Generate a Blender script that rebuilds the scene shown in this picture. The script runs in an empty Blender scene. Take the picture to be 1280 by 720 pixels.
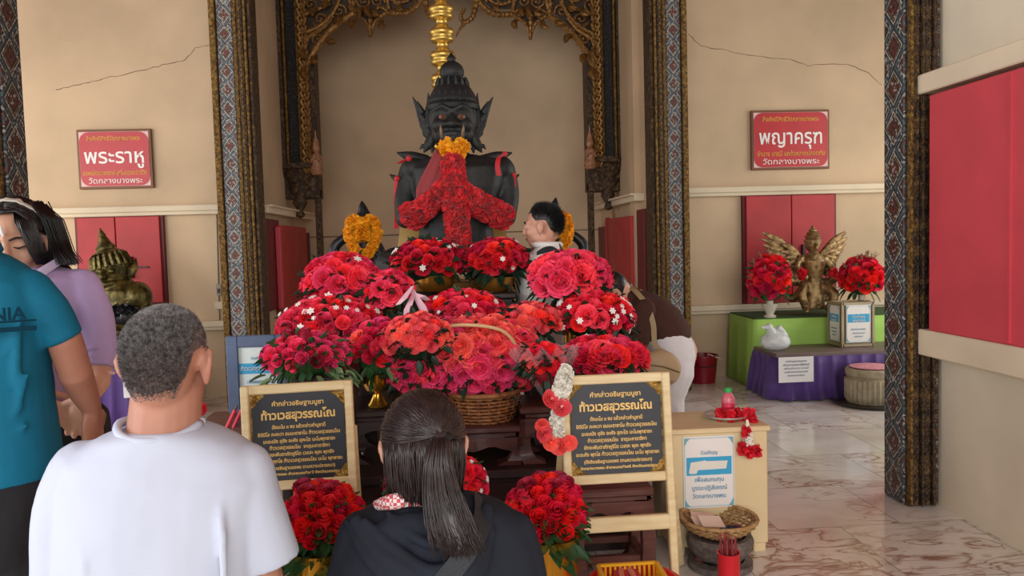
import bpy, bmesh, math, random
from mathutils import Vector, Matrix, Euler, noise
PI = math.pi
R = random.Random(7)
SC = bpy.context.scene
COL = SC.collection

# ---------------------------------------------------------------- camera
CAMH = 1.4
YAW, PITCH, ROLL = math.radians(4.3), math.radians(3.4), .028
_f = Vector((math.sin(YAW)*math.cos(PITCH), math.cos(YAW)*math.cos(PITCH), -math.sin(PITCH)))
_r0 = Vector((math.cos(YAW), -math.sin(YAW), 0)); _u0 = _r0.cross(_f)
_r = _r0*math.cos(ROLL) - _u0*math.sin(ROLL); _u = _u0*math.cos(ROLL) + _r0*math.sin(ROLL)
CP = Vector((0, 0, CAMH))
cd = bpy.data.cameras.new('camera'); cam = bpy.data.objects.new('camera', cd); COL.objects.link(cam)
cd.sensor_width = 36; cd.lens = 28.125; cd.clip_start = .02
cam.matrix_world = Matrix(((_r.x, _u.x, -_f.x, 0), (_r.y, _u.y, -_f.y, 0), (_r.z, _u.z, -_f.z, CAMH), (0, 0, 0, 1)))
SC.camera = cam

def ray(px, py): return _f + _r*((px-640)/1000) - _u*((py-360)/1000)
def P(px, py, Y, dy=0.0):
    """World point seen at pixel (px, py) on the vertical plane at depth Y; dy pushes it in depth."""
    v = ray(px, py); p = CP + v*(Y/v.y); return Vector((p.x, p.y+dy, p.z))
def PXW(px, py, X):
    v = ray(px, py); return CP + v*(X/v.x)
def PZ(px, py, Z=0.0):
    v = ray(px, py); return CP + v*((Z-CAMH)/v.z)

# ---------------------------------------------------------------- world, light, exposure
SC.view_settings.view_transform = 'Standard'; SC.view_settings.look = 'None'
SC.view_settings.gamma = 1; SC.view_settings.use_curve_mapping = False
SC.view_settings.exposure = 0.0
wd = bpy.data.worlds.new('world'); SC.world = wd; wd.use_nodes = True
bg = wd.node_tree.nodes['Background']; bg.inputs[0].default_value = (.93, .97, 1, 1); bg.inputs[1].default_value = .6
def area(name, loc, target, sx, sy, power, col):
    l = bpy.data.lights.new(name, 'AREA'); l.shape = 'RECTANGLE'; l.size = sx; l.size_y = sy; l.energy = power; l.color = col
    o = bpy.data.objects.new(name, l); COL.objects.link(o); o.location = loc
    o.rotation_euler = (Vector(target)-Vector(loc)).to_track_quat('-Z', 'Y').to_euler(); return o
area('entrance_daylight', (0, -7.0, 3.0), (0, 6, 1.4), 9.0, 5.0, 600, (1, .98, .96))
area('side_fill', (-6.0, .2, 2.3), (2.2, 2.6, 1.0), 3.2, 3.0, 250, (.97, .98, 1))  # unseen fill added on the left to brighten the near right wall
area('aisle_fill', (5.4, 5.6, 1.8), (2.5, 6.2, .8), 2.4, 2.4, 58, (1, .96, .88))  # added fill at the unseen aisle end, brightens the right wing
area('aisle_fill', (-5.4, 5.6, 1.8), (-2.5, 6.2, .8), 2.4, 2.4, 54, (1, .95, .86))  # matching added fill for the left wing

# ---------------------------------------------------------------- materials
def lin(c): 
    c = c/255.0
    return c/12.92 if c <= .04045 else ((c+.055)/1.055)**2.4
def C3(r, g, b): return (lin(r), lin(g), lin(b), 1)
MATS = {}
def mat(name, rgb, rough=.6, metal=0, var=.0, vscale=8.0, bump=0.0, bscale=60.0, alt=None, spec=.5, sheen=0, alpha=1, trans=0, sss=0, stretch=None, coat=0, detail=4):
    if name in MATS: return MATS[name]
    m = bpy.data.materials.new(name); m.use_nodes = True; MATS[name] = m
    nt = m.node_tree; b = nt.nodes['Principled BSDF']
    b.inputs['Roughness'].default_value = rough; b.inputs['Metallic'].default_value = metal
    b.inputs['Specular IOR Level'].default_value = spec
    if sheen: b.inputs['Sheen Weight'].default_value = sheen
    if coat: b.inputs['Coat Weight'].default_value = coat
    if alpha < 1: b.inputs['Alpha'].default_value = alpha
    if trans: b.inputs['Transmission Weight'].default_value = trans
    if sss: b.inputs['Subsurface Weight'].default_value = sss; b.inputs['Subsurface Scale'].default_value = .01
    col = C3(*rgb)
    tc = nt.nodes.new('ShaderNodeTexCoord'); vec = tc.outputs['Object']
    if stretch:
        mp = nt.nodes.new('ShaderNodeMapping'); mp.inputs['Scale'].default_value = stretch
        nt.links.new(vec, mp.inputs['Vector']); vec = mp.outputs['Vector']
    if var or alt:
        n = nt.nodes.new('ShaderNodeTexNoise'); n.inputs['Scale'].default_value = vscale; n.inputs['Detail'].default_value = detail
        nt.links.new(vec, n.inputs['Vector'])
        rp = nt.nodes.new('ShaderNodeValToRGB'); nt.links.new(n.outputs['Fac'], rp.inputs[0])
        a = C3(*alt) if alt else tuple(x*(1-var) for x in col[:3])+(1,)
        bb = col if alt else tuple(min(1, x*(1+var)) for x in col[:3])+(1,)
        rp.color_ramp.elements[0].position = .32; rp.color_ramp.elements[0].color = a
        rp.color_ramp.elements[1].position = .68; rp.color_ramp.elements[1].color = bb
        nt.links.new(rp.outputs[0], b.inputs['Base Color'])
    else: b.inputs['Base Color'].default_value = col
    if bump:
        n2 = nt.nodes.new('ShaderNodeTexNoise'); n2.inputs['Scale'].default_value = bscale; n2.inputs['Detail'].default_value = 3
        nt.links.new(vec, n2.inputs['Vector'])
        bp = nt.nodes.new('ShaderNodeBump'); bp.inputs['Strength'].default_value = bump; bp.inputs['Distance'].default_value = .01
        nt.links.new(n2.outputs['Fac'], bp.inputs['Height']); nt.links.new(bp.outputs[0], b.inputs['Normal'])
    return m
class NG:
    """small helper for wiring math nodes"""
    def __init__(s, name):
        s.m = bpy.data.materials.new(name); s.m.use_nodes = True; s.nt = s.m.node_tree; s.b = s.nt.nodes['Principled BSDF']; MATS[name] = s.m
    def n(s, t, **k):
        x = s.nt.nodes.new(t)
        for a, v in k.items(): setattr(x, a, v)
        return x
    def l(s, a, b): s.nt.links.new(a, b)
    def math(s, op, a, b=0.0, c=None):
        x = s.n('ShaderNodeMath', operation=op)
        for i, v in enumerate((a, b) if c is None else (a, b, c)):
            if isinstance(v, (int, float)): x.inputs[i].default_value = v
            else: s.l(v, x.inputs[i])
        return x.outputs[0]
    def ramp(s, fac, stops, interp='LINEAR'):
        r = s.n('ShaderNodeValToRGB'); r.color_ramp.interpolation = interp; e = r.color_ramp.elements
        while len(e) < len(stops): e.new(.5)
        for i, (p, c) in enumerate(stops): e[i].position = p; e[i].color = C3(*c)
        s.l(fac, r.inputs[0]); return r.outputs[0]
    def mix(s, fac, a, b):
        x = s.n('ShaderNodeMix', data_type='RGBA')
        if isinstance(fac, (int, float)): x.inputs[0].default_value = fac
        else: s.l(fac, x.inputs[0])
        for i, v in ((6, a), (7, b)):
            if isinstance(v, tuple): x.inputs[i].default_value = C3(*v)
            else: s.l(v, x.inputs[i])
        return x.outputs[2]
def mosaic(name, period, half, dim=1.0):
    """glass-mosaic lattice of diamonds: u = object x, v = object z (metres)."""
    g = NG(name); tc = g.n('ShaderNodeTexCoord'); sp = g.n('ShaderNodeSeparateXYZ'); g.l(tc.outputs['Object'], sp.inputs[0])
    u = g.math('DIVIDE', g.math('ABSOLUTE', sp.outputs[0]), half)
    fr = g.math('FRACT', g.math('DIVIDE', sp.outputs[2], period))
    v = g.math('MULTIPLY', g.math('ABSOLUTE', g.math('SUBTRACT', fr, .5)), 2)
    d = g.math('MULTIPLY', g.math('ADD', u, v), .5)
    k = lambda r, g_, b: tuple(int(x*dim) for x in (r, g_, b))
    c = g.ramp(d, [(0, k(60, 46, 40)), (.07, k(120, 62, 54)), (.2, k(72, 44, 40)), (.29, k(150, 128, 92)), (.33, k(66, 52, 50)), (.385, k(204, 190, 178)), (.44, k(54, 60, 68)),
                   (.52, k(92, 110, 114)), (.62, k(58, 64, 72)), (.69, k(186, 180, 170)), (.735, k(74, 60, 58)), (.84, k(116, 70, 64)), (.92, k(84, 98, 104))], 'CONSTANT')
    vo = g.n('ShaderNodeTexVoronoi'); vo.inputs['Scale'].default_value = 95; g.l(tc.outputs['Object'], vo.inputs['Vector'])
    sp2 = g.n('ShaderNodeSeparateColor'); g.l(vo.outputs['Color'], sp2.inputs[0])
    dk = g.math('LESS_THAN', sp2.outputs[0], .3)
    c = g.mix(g.math('MULTIPLY', dk, .6), c, (52, 50, 54)); c = g.mix(g.math('MULTIPLY', g.math('GREATER_THAN', sp2.outputs[1], .9), .5), c, (190, 190, 180))
    g.l(c, g.b.inputs['Base Color']); g.b.inputs['Roughness'].default_value = .42; g.b.inputs['Specular IOR Level'].default_value = .4
    bp = g.n('ShaderNodeBump'); bp.inputs['Strength'].default_value = .35; bp.inputs['Distance'].default_value = .01
    g.l(vo.outputs['Distance'], bp.inputs['Height']); g.l(bp.outputs[0], g.b.inputs['Normal'])
    return g.m
def carved(name, dark, light, scale=70, glint=(214, 180, 90), rough=.45, metal=.35, thr=.52):
    g = NG(name); tc = g.n('ShaderNodeTexCoord')
    vo = g.n('ShaderNodeTexVoronoi'); vo.inputs['Scale'].default_value = scale; g.l(tc.outputs['Object'], vo.inputs['Vector'])
    no = g.n('ShaderNodeTexNoise'); no.inputs['Scale'].default_value = scale*.35; no.inputs['Detail'].default_value = 5; g.l(tc.outputs['Object'], no.inputs['Vector'])
    c = g.ramp(no.outputs['Fac'], [(.38, dark), (thr, light), (.74, glint)])
    c = g.mix(g.ramp(vo.outputs['Distance'], [(.1, (0, 0, 0)), (.6, (200, 200, 200))]), c, dark)
    g.l(c, g.b.inputs['Base Color']); g.b.inputs['Roughness'].default_value = rough; g.b.inputs['Metallic'].default_value = metal
    bp = g.n('ShaderNodeBump'); bp.inputs['Strength'].default_value = .8; bp.inputs['Distance'].default_value = .012
    g.l(g.math('SUBTRACT', no.outputs['Fac'], g.math('MULTIPLY', vo.outputs['Distance'], .7)), bp.inputs['Height']); g.l(bp.outputs[0], g.b.inputs['Normal'])
    return g.m
def marble():
    g = NG('marble'); tc = g.n('ShaderNodeTexCoord')
    mp = g.n('ShaderNodeMapping'); mp.inputs['Rotation'].default_value = (0, 0, .0); g.l(tc.outputs['Object'], mp.inputs[0]); V = mp.outputs[0]
    br = g.n('ShaderNodeTexBrick'); br.offset = .5; br.inputs['Scale'].default_value = 1; br.inputs['Brick Width'].default_value = .6; br.inputs['Row Height'].default_value = .6
    br.inputs['Mortar Size'].default_value = .003; br.inputs['Mortar Smooth'].default_value = .1; br.inputs['Bias'].default_value = 0
    br.inputs['Color1'].default_value = (0, 0, 0, 1); br.inputs['Color2'].default_value = (1, 1, 1, 1); g.l(V, br.inputs['Vector'])
    # each tile offsets the veining so that slabs do not continue one another
    off = g.n('ShaderNodeVectorMath', operation='SCALE'); off.inputs['Scale'].default_value = 9; g.l(br.outputs['Color'], off.inputs[0])
    vv = g.n('ShaderNodeVectorMath', operation='ADD'); g.l(V, vv.inputs[0]); g.l(off.outputs[0], vv.inputs[1])
    st = g.n('ShaderNodeMapping'); st.inputs['Rotation'].default_value = (0, 0, .7); st.inputs['Scale'].default_value = (1, 2.1, 1); g.l(vv.outputs[0], st.inputs[0])
    n1 = g.n('ShaderNodeTexNoise'); n1.inputs['Scale'].default_value = 2.6; n1.inputs['Detail'].default_value = 7; n1.inputs['Distortion'].default_value = 1.4; g.l(st.outputs[0], n1.inputs['Vector'])
    n2 = g.n('ShaderNodeTexNoise'); n2.inputs['Scale'].default_value = 1.5; n2.inputs['Detail'].default_value = 3; g.l(vv.outputs[0], n2.inputs['Vector'])
    vein = g.math('ABSOLUTE', g.math('SUBTRACT', n1.outputs['Fac'], .5))
    base = g.ramp(n2.outputs['Fac'], [(.34, (222, 216, 202)), (.5, (244, 239, 230)), (.68, (226, 221, 216))])
    vc = g.ramp(vein, [(0, (150, 106, 92)), (.012, (180, 146, 128)), (.035, (214, 202, 188)), (.1, (238, 231, 220))])
    thin = g.ramp(vein, [(0, (255, 255, 255)), (.05, (150, 150, 150)), (.09, (0, 0, 0))])
    n3 = g.n('ShaderNodeTexNoise'); n3.inputs['Scale'].default_value = 1.1; g.l(vv.outputs[0], n3.inputs['Vector'])
    where = g.ramp(n3.outputs['Fac'], [(.40, (60, 60, 60)), (.62, (255, 255, 255))])
    c = g.mix(g.math('MULTIPLY', thin, where), base, vc)
    n4 = g.n('ShaderNodeTexNoise'); n4.inputs['Scale'].default_value = 7; n4.inputs['Detail'].default_value = 6; n4.inputs['Distortion'].default_value = 2; g.l(st.outputs[0], n4.inputs['Vector'])
    blot = g.math('MULTIPLY', g.ramp(n4.outputs['Fac'], [(.56, (0, 0, 0)), (.68, (190, 190, 190))]), g.ramp(n3.outputs['Fac'], [(.5, (0, 0, 0)), (.6, (255, 255, 255))]))
    c = g.mix(blot, c, (158, 112, 84))
    c = g.mix(g.math('MULTIPLY', br.outputs['Fac'], .65), c, (120, 110, 98))
    g.l(c, g.b.inputs['Base Color']); g.b.inputs['Roughness'].default_value = .13; g.b.inputs['Specular IOR Level'].default_value = .5
    return g.m
def plaster(name, rgb, cracks=()):
    g = NG(name); tc = g.n('ShaderNodeTexCoord')
    n = g.n('ShaderNodeTexNoise'); n.inputs['Scale'].default_value = 1.3; n.inputs['Detail'].default_value = 6; g.l(tc.outputs['Object'], n.inputs['Vector'])
    a = tuple(int(x*.95) for x in rgb); b = tuple(min(255, int(x*1.03)) for x in rgb)
    c = g.ramp(n.outputs['Fac'], [(.35, a), (.6, b)])
    n2 = g.n('ShaderNodeTexNoise'); n2.inputs['Scale'].default_value = 30; n2.inputs['Detail'].default_value = 6; g.l(tc.outputs['Object'], n2.inputs['Vector'])
    c = g.mix(g.ramp(n2.outputs['Fac'], [(.66, (0, 0, 0)), (.82, (70, 70, 70))]), c, tuple(int(x*.8) for x in rgb))
    g.l(c, g.b.inputs['Base Color']); g.b.inputs['Roughness'].default_value = .75; g.b.inputs['Specular IOR Level'].default_value = .25
    bp = g.n('ShaderNodeBump'); bp.inputs['Strength'].default_value = .08; g.l(n2.outputs['Fac'], bp.inputs['Height']); g.l(bp.outputs[0], g.b.inputs['Normal'])
    return g.m

# ---------------------------------------------------------------- mesh helpers
class MB:
    def __init__(s): s.bm = bmesh.new()
    def face(s, vs):
        try: return s.bm.faces.new(vs)
        except ValueError: return None
    def v(s, p): return s.bm.verts.new(p)
    def box(s, c, size, rot=None, bev=0.0, taper=1.0):
        hx, hy, hz = (x/2 for x in size); M = (rot.to_matrix() if isinstance(rot, Euler) else rot) if rot else Matrix.Identity(3); c = Vector(c)
        if bev and min(hx, hy, hz) > bev*1.2:
            vs = {}
            for sx in (-1, 1):
                for sy in (-1, 1):
                    for sz in (-1, 1):
                        for ax in range(3):
                            q = [sx*(hx-bev), sy*(hy-bev), sz*(hz-bev)]; q[ax] += (sx, sy, sz)[ax]*bev
                            vs[sx, sy, sz, ax] = s.v(c + M @ Vector(q))
            S = (-1, 1)
            for a in range(3):
                b2, c2 = (a+1) % 3, (a+2) % 3
                def K(sa, sb, scc, ax):
                    k = [0, 0, 0]; k[a] = sa; k[b2] = sb; k[c2] = scc; return vs[k[0], k[1], k[2], ax]
                for sa in S:
                    q = [K(sa, -1, -1, a), K(sa, 1, -1, a), K(sa, 1, 1, a), K(sa, -1, 1, a)]; s.face(q if sa > 0 else q[::-1])
                    for sb in S:
                        q = [K(sa, sb, -1, a), K(sa, sb, -1, b2), K(sa, sb, 1, b2), K(sa, sb, 1, a)]; s.face(q if sa*sb > 0 else q[::-1])
            for sx in S:
                for sy in S:
                    for sz in S:
                        q = [vs[sx, sy, sz, i] for i in range(3)]; s.face(q if sx*sy*sz > 0 else q[::-1])
            return
        vs = [s.v(c + M @ Vector((x*hx*(taper if z > 0 else 1), y*hy*(taper if z > 0 else 1), z*hz))) for x in (-1, 1) for y in (-1, 1) for z in (-1, 1)]
        for q in ((0, 1, 3, 2), (4, 6, 7, 5), (0, 4, 5, 1), (2, 3, 7, 6), (0, 2, 6, 4), (1, 5, 7, 3)): s.face([vs[i] for i in q])
    def loft(s, rings, cap=True, closed=False):
        vr = [[s.v(p) for p in r] for r in rings]; n = len(vr[0])
        for a, b in zip(vr, vr[1:] + ([vr[0]] if closed else [])):
            for i in range(n): s.face([a[i], a[(i+1) % n], b[(i+1) % n], b[i]])
        if cap and not closed: s.face(vr[0][::-1]); s.face(vr[-1])
    def tube(s, pts, rad, n=10, flat=1.0, up=None, rounded=True):
        """round tube through pts; rad number or list; flat squeezes it along the local second axis."""
        pts = [Vector(p) for p in pts]; m = len(pts)
        rad = [rad]*m if isinstance(rad, (int, float)) else list(rad)
        tang = [(pts[min(i+1, m-1)]-pts[max(i-1, 0)]).normalized() for i in range(m)]
        a = Vector(up) if up else (Vector((0, 0, 1)) if abs(tang[0].z) < .9 else Vector((0, 1, 0)))
        nx = tang[0].cross(a).normalized(); rings = []
        for i in range(m):
            if up: nx = tang[i].cross(Vector(up)).normalized() if tang[i].cross(Vector(up)).length > 1e-4 else nx
            else: nx = (nx - tang[i]*nx.dot(tang[i])).normalized()
            ny = nx.cross(tang[i])
            ring = lambda c, r: [c + nx*(r*math.cos(t*2*PI/n)) + ny*(-r*flat*math.sin(t*2*PI/n)) for t in range(n)]
            if rounded and i == 0:
                for k in (80, 50, 25): rings.append(ring(pts[0]-tang[0]*rad[0]*math.sin(math.radians(k))*min(1, flat*1.0), rad[0]*math.cos(math.radians(k))))
            rings.append(ring(pts[i], rad[i]))
            if rounded is True and i == m-1:
                for k in (25, 50, 80): rings.append(ring(pts[i]+tang[i]*rad[i]*math.sin(math.radians(k))*min(1, flat*1.0), rad[i]*math.cos(math.radians(k))))
        s.loft(rings)
    def ell(s, c, r, rot=None, nu=16, nv=10):
        r = (r, r, r) if isinstance(r, (int, float)) else r; M = (rot.to_matrix() if isinstance(rot, Euler) else rot) if rot else Matrix.Identity(3); c = Vector(c)
        rings = []
        for j in range(1, nv):
            t = -PI/2 + PI*j/nv
            rings.append([c + M @ Vector((r[0]*math.cos(t)*math.cos(2*PI*i/nu), r[1]*math.cos(t)*math.sin(2*PI*i/nu), r[2]*math.sin(t))) for i in range(nu)])
        vr = [[s.v(p) for p in q] for q in rings]
        for a, b in zip(vr, vr[1:]):
            for i in range(nu): s.face([a[i], a[(i+1) % nu], b[(i+1) % nu], b[i]])
        lo = s.v(c + M @ Vector((0, 0, -r[2]))); hi = s.v(c + M @ Vector((0, 0, r[2])))
        for i in range(nu): s.face([lo, vr[0][(i+1) % nu], vr[0][i]]); s.face([hi, vr[-1][i], vr[-1][(i+1) % nu]])
    def lathe(s, prof, c=(0, 0, 0), n=24, sx=1, sy=1, M=None):
        c = Vector(c); M = M or Matrix.Identity(3)
        rings = [[c + M @ Vector((max(r, 1e-4)*sx*math.cos(2*PI*i/n), max(r, 1e-4)*sy*math.sin(2*PI*i/n), z)) for i in range(n)] for r, z in prof]
        s.loft(rings)
    def prism(s, outline, O, U, V, depth):
        """closed outline [(u, v)] placed at O with axes U, V and given thickness along U x V."""
        O, U, V = Vector(O), Vector(U), Vector(V); N = U.cross(V).normalized()*depth
        a = [s.v(O+U*u+V*v) for u, v in outline]; b = [s.v(O+U*u+V*v+N) for u, v in outline]; n = len(a)
        s.face(a[::-1]); s.face(b)
        for i in range(n): s.face([a[i], a[(i+1) % n], b[(i+1) % n], b[i]])
    def ribbon(s, pts, widths, side, thick=.002):
        """flat strap through pts; side = vector or list of vectors across it."""
        pts = [Vector(p) for p in pts]; m = len(pts); widths = [widths]*m if isinstance(widths, (int, float)) else widths
        rings = []
        for i in range(m):
            sd = Vector(side[i] if isinstance(side, list) else side).normalized(); tg = (pts[min(i+1, m-1)]-pts[max(i-1, 0)]).normalized()
            nn = sd.cross(tg).normalized()*thick/2; w = sd*widths[i]/2
            rings.append([pts[i]-w-nn, pts[i]+w-nn, pts[i]+w+nn, pts[i]-w+nn])
        s.loft(rings)
    def grid(s, f, nu, nv):
        vs = [[s.v(f(i/nu, j/nv)) for j in range(nv+1)] for i in range(nu+1)]
        for i in range(nu):
            for j in range(nv): s.face([vs[i][j], vs[i+1][j], vs[i+1][j+1], vs[i][j+1]])
    def mesh(s, name, m=None, smooth=True, fix=False):
        if fix: bmesh.ops.recalc_face_normals(s.bm, faces=s.bm.faces)
        me = bpy.data.meshes.new(name); s.bm.to_mesh(me); s.bm.free()
        if m: me.materials.append(m)
        if smooth is not False:
            for p in me.polygons: p.use_smooth = True
            if smooth == 'angle': me.set_sharp_from_angle(angle=math.radians(35))
        return me
    def build(s, name, m, parent=None, smooth='angle', fix=False):
        return link(name, s.mesh(name, m, smooth, fix), parent)
def link(name, me, parent=None, loc=None):
    o = bpy.data.objects.new(name, me); COL.objects.link(o)
    if loc: o.location = loc
    if parent is not None: setpar(o, parent)
    return o
def setpar(o, parent):
    o.parent = parent; o.matrix_parent_inverse = parent_mw(parent).inverted()
def parent_mw(p):
    m = p.matrix_basis.copy()
    if p.parent is not None: m = parent_mw(p.parent) @ p.matrix_parent_inverse @ m
    return m
def solid(mb, name, m, parent=None, voxel=.006, smooth=6, disp=0.0, dscale=.12, smat=None):
    """melt everything in mb into one continuous surface."""
    me = mb.mesh(name+'_raw', None, True, True); o = bpy.data.objects.new(name+'_raw', me); COL.objects.link(o)
    r = o.modifiers.new('r', 'REMESH'); r.mode = 'VOXEL'; r.voxel_size = voxel; r.use_smooth_shade = True
    if smooth: sm = o.modifiers.new('s', 'SMOOTH'); sm.iterations = smooth; sm.factor = .5
    if disp:
        tx = bpy.data.textures.new(name+'_fold', 'CLOUDS'); tx.noise_scale = dscale
        d = o.modifiers.new('d', 'DISPLACE'); d.texture = tx; d.strength = disp; d.texture_coords = 'GLOBAL'
    dg = bpy.context.evaluated_depsgraph_get(); me2 = bpy.data.meshes.new_from_object(o.evaluated_get(dg))
    bpy.data.objects.remove(o); bpy.data.meshes.remove(me); me2.name = name
    me2.materials.clear(); me2.materials.append(m)
    for p in me2.polygons: p.use_smooth = True
    return link(name, me2, parent)
def tag(o, label=None, cat=None, group=None, kind=None):
    if label: o['label'] = label
    if cat: o['category'] = cat
    if group: o['group'] = group
    if kind: o['kind'] = kind
    return o
def thing(name, loc, label, cat, group=None):
    o = bpy.data.objects.new(name, None); COL.objects.link(o); o.location = loc; o.empty_display_size = .1
    return tag(o, label, cat, group)
def text(s, size, O, U, V, m, name, parent, align='CENTER', bold=0.0, width=None, ext=.0008):
    """lettering laid on the plane U, V at O (baseline), turned to a mesh."""
    cu = bpy.data.curves.new('t', 'FONT'); cu.body = s; cu.size = size; cu.align_x = align; cu.extrude = ext; cu.offset = bold; cu.resolution_u = 3
    o = bpy.data.objects.new('t', cu); COL.objects.link(o)
    dg = bpy.context.evaluated_depsgraph_get(); me = bpy.data.meshes.new_from_object(o.evaluated_get(dg)); bpy.data.objects.remove(o)
    U, V = Vector(U).normalized(), Vector(V).normalized(); N = U.cross(V); O = Vector(O)
    xs = [v.co.x for v in me.vertices]
    k = 1.0
    if width and xs: k = width/(max(xs)-min(xs))
    for v in me.vertices: v.co = O + U*(v.co.x*k) + V*v.co.y + N*(v.co.z+ext)
    me.materials.clear(); me.materials.append(m)
    return link(name, me, parent)
def joinmesh(objs, name, parent):
    """merge pieces of lettering into one mesh object."""
    bm = bmesh.new(); m = objs[0].data.materials[0]
    for o in objs:
        bm.from_mesh(o.data)
    for o in objs: bpy.data.objects.remove(o)
    me = bpy.data.meshes.new(name); bm.to_mesh(me); bm.free(); me.materials.append(m)
    return link(name, me, parent)
# ================================================================ SETTING
CREAM = plaster('cream_plaster', (204, 178, 146)); CREAM2 = plaster('pale_plaster', (216, 204, 180)); LEDGE = plaster('ledge_paint', (222, 206, 178))
MARB = marble()
REDP = mat('red_paint', (176, 46, 48), .55, var=.10, vscale=5, bump=.05)
REDP2 = mat('red_paint_pinkish', (202, 70, 80), .55, var=.08, vscale=4, bump=.04)  # lighter, pinker red for the near shutter and niche shutter edges
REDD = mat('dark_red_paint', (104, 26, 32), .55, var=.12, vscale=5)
MOSA = mosaic('glass_mosaic', .155, .06); MOSB = mosaic('glass_mosaic_small', .05, .03, .8); MOSC = mosaic('glass_mosaic_large', .2, .09, .8)
MOSD = carved('dark_mirror_mosaic', (30, 30, 32), (66, 66, 66), 190, (176, 178, 176), .35, .1, .58)
GOLDC = carved('carved_gold', (64, 38, 16), (150, 100, 36), 55, (222, 172, 76), thr=.55)
BROWNC = carved('carved_brown', (46, 33, 22), (84, 62, 38), 80, (150, 116, 66), .55, .15)
GOLDE = carved('gold_edge', (80, 56, 22), (148, 110, 44), 130, (206, 170, 90), .5, .3)
BLACKI = mat('black_iron', (34, 30, 30), .5)
FY0 = -2.2
def struct(name, mb, m, parent=None, **k):
    o = mb.build(name, m, parent, **k)
    if parent is None: o['kind'] = 'structure'
    return o
b = MB(); b.box((0, 3.5, -.05), (13, 14, .1)); struct('floor', b, MARB)
b = MB(); b.box((0, 3.6, 4.75), (11.4, 12.4, .1)); struct('ceiling', b, mat('ceiling_red_brown', (132, 72, 56), .7, var=.1))
WY = 7.7
# wing walls
b = MB(); b.box((3.6, WY+.1, 2.35), (3.6, .2, 4.7)); struct('wall_right_wing', b, CREAM)
b = MB(); b.box((-3.6, WY+.1, 2.35), (3.6, .2, 4.7)); struct('wall_left_wing', b, CREAM)
NXL, NXR = -1.72, 1.86
NY = 9.75
b = MB(); b.box((NXL-.08, 8.475, 2.35), (.16, 2.75, 4.7)); struct('wall_niche_left', b, CREAM)
b = MB(); b.box((NXR+.08, 8.475, 2.35), (.16, 2.75, 4.7)); struct('wall_niche_right', b, CREAM)
b = MB(); b.box((.07, NY+.08, 2.35), (3.9, .16, 4.7)); struct('wall_back', b, CREAM)
p = P(560, 292, NY); b = MB(); b.box((.07, NY-.004, p.z), (3.56, .012, .012)); struct('trim_1', b, mat('joint_dark', (112, 92, 70), .8))
# side walls of the nave, near pillars end them
RX = 2.42
b = MB(); b.box((RX+.1, 1.0, 2.35), (.2, 6.04, 4.7)); struct('wall_right', b, CREAM2)
b = MB(); b.box((-RX+.1, 3.55, 2.35), (.2, .8, 4.7)); struct('wall_left', b, CREAM2)
# cracks in the plaster of the wings: hairline strips with a little depth
def crack(pts, Y, n):
    b = MB(); w = [P(x, y, Y) for x, y in pts]; q = []
    for a, c in zip(w, w[1:]):
        for k in range(6):
            t = k/6; q.append(a.lerp(c, t) + Vector((0, 0, R.uniform(-.008, .008))))
    q.append(w[-1]); b.tube([v + Vector((0, -.0005, 0)) for v in q], [R.uniform(.0016, .004) for _ in q], 5)
    o = struct('trim_%d' % n, b, mat('crack_dark', (122, 100, 80), .9))
crack([(70, 112), (100, 105), (130, 98), (180, 88), (215, 78), (230, 76), (244, 60), (262, 56)], WY, 2)
crack([(860, 42), (876, 58), (900, 62), (945, 70), (985, 74), (1010, 82), (1060, 80), (1085, 90), (1102, 106)], WY, 3)
# wall ledges of the wings: (upper double moulding and lower sill)
def ledge(n, xa, xb, Y, z, h, d, name=None):
    b = MB(); b.box(((xa+xb)/2, Y-d/2, z), (xb-xa, d, h*.55), bev=.006); b.box(((xa+xb)/2, Y-d*.35, z-h*.4), (xb-xa, d*.7, h*.4), bev=.005)
    struct('trim_%d' % n, b, LEDGE)
ledge(4, -4.6, -1.98, WY, P(170, 262, WY).z-.0, .1, .09)
ledge(5, 2.1, 5.2, WY, P(980, 236, WY).z, .1, .09)
ledge(6, -4.6, -1.98, WY, P(270, 404, WY).z, .1, .09)
ledge(7, 2.1, 5.2, WY, P(900, 384, WY).z, .1, .09)
# near right wall ledges and the big shutter
def side_ledge(n, z0, z1, ya, yb):
    b = MB(); b.box((RX-.055, (ya+yb)/2, (z0+z1)/2), (.13, yb-ya, z1-z0), bev=.006); struct('trim_%d' % n, b, LEDGE)
zt = PXW(1145, 95, RX-.12).z; zb = PXW(1145, 119, RX-.12).z; side_ledge(8, zb, zt, -1.5, PXW(1145, 100, RX-.12).y)
zt = PXW(1147, 411, RX-.12).z; zb = PXW(1147, 443, RX-.12).z; side_ledge(9, zb, zt, -1.5, PXW(1147, 430, RX-.12).y)
def shutter_leaf(b, c, size, bev=.006): b.box(c, size, bev=bev)
# shutter on the right wall: one broad plank leaf
y1 = PXW(1167, 300, RX-.09).y; z1 = PXW(1167, 118, RX-.09).z-.005; z0 = PXW(1167, 418, RX-.09).z+.02
b = MB(); b.box((RX-.09, (y1+1.2)/2, (z0+z1)/2), (.05, y1-1.2, z1-z0), bev=.006)
win = struct('window_1', b, REDP2); tag(win, 'big red wooden shutter on the near right wall', 'shutter')
yb_ = PXW(1262, 300, RX-.12).y; b = MB(); b.box((RX-.118, yb_, (z0+z1)/2), (.012, .014, z1-z0-.02)); b.build('shutter_batten', REDP2, win)
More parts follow.
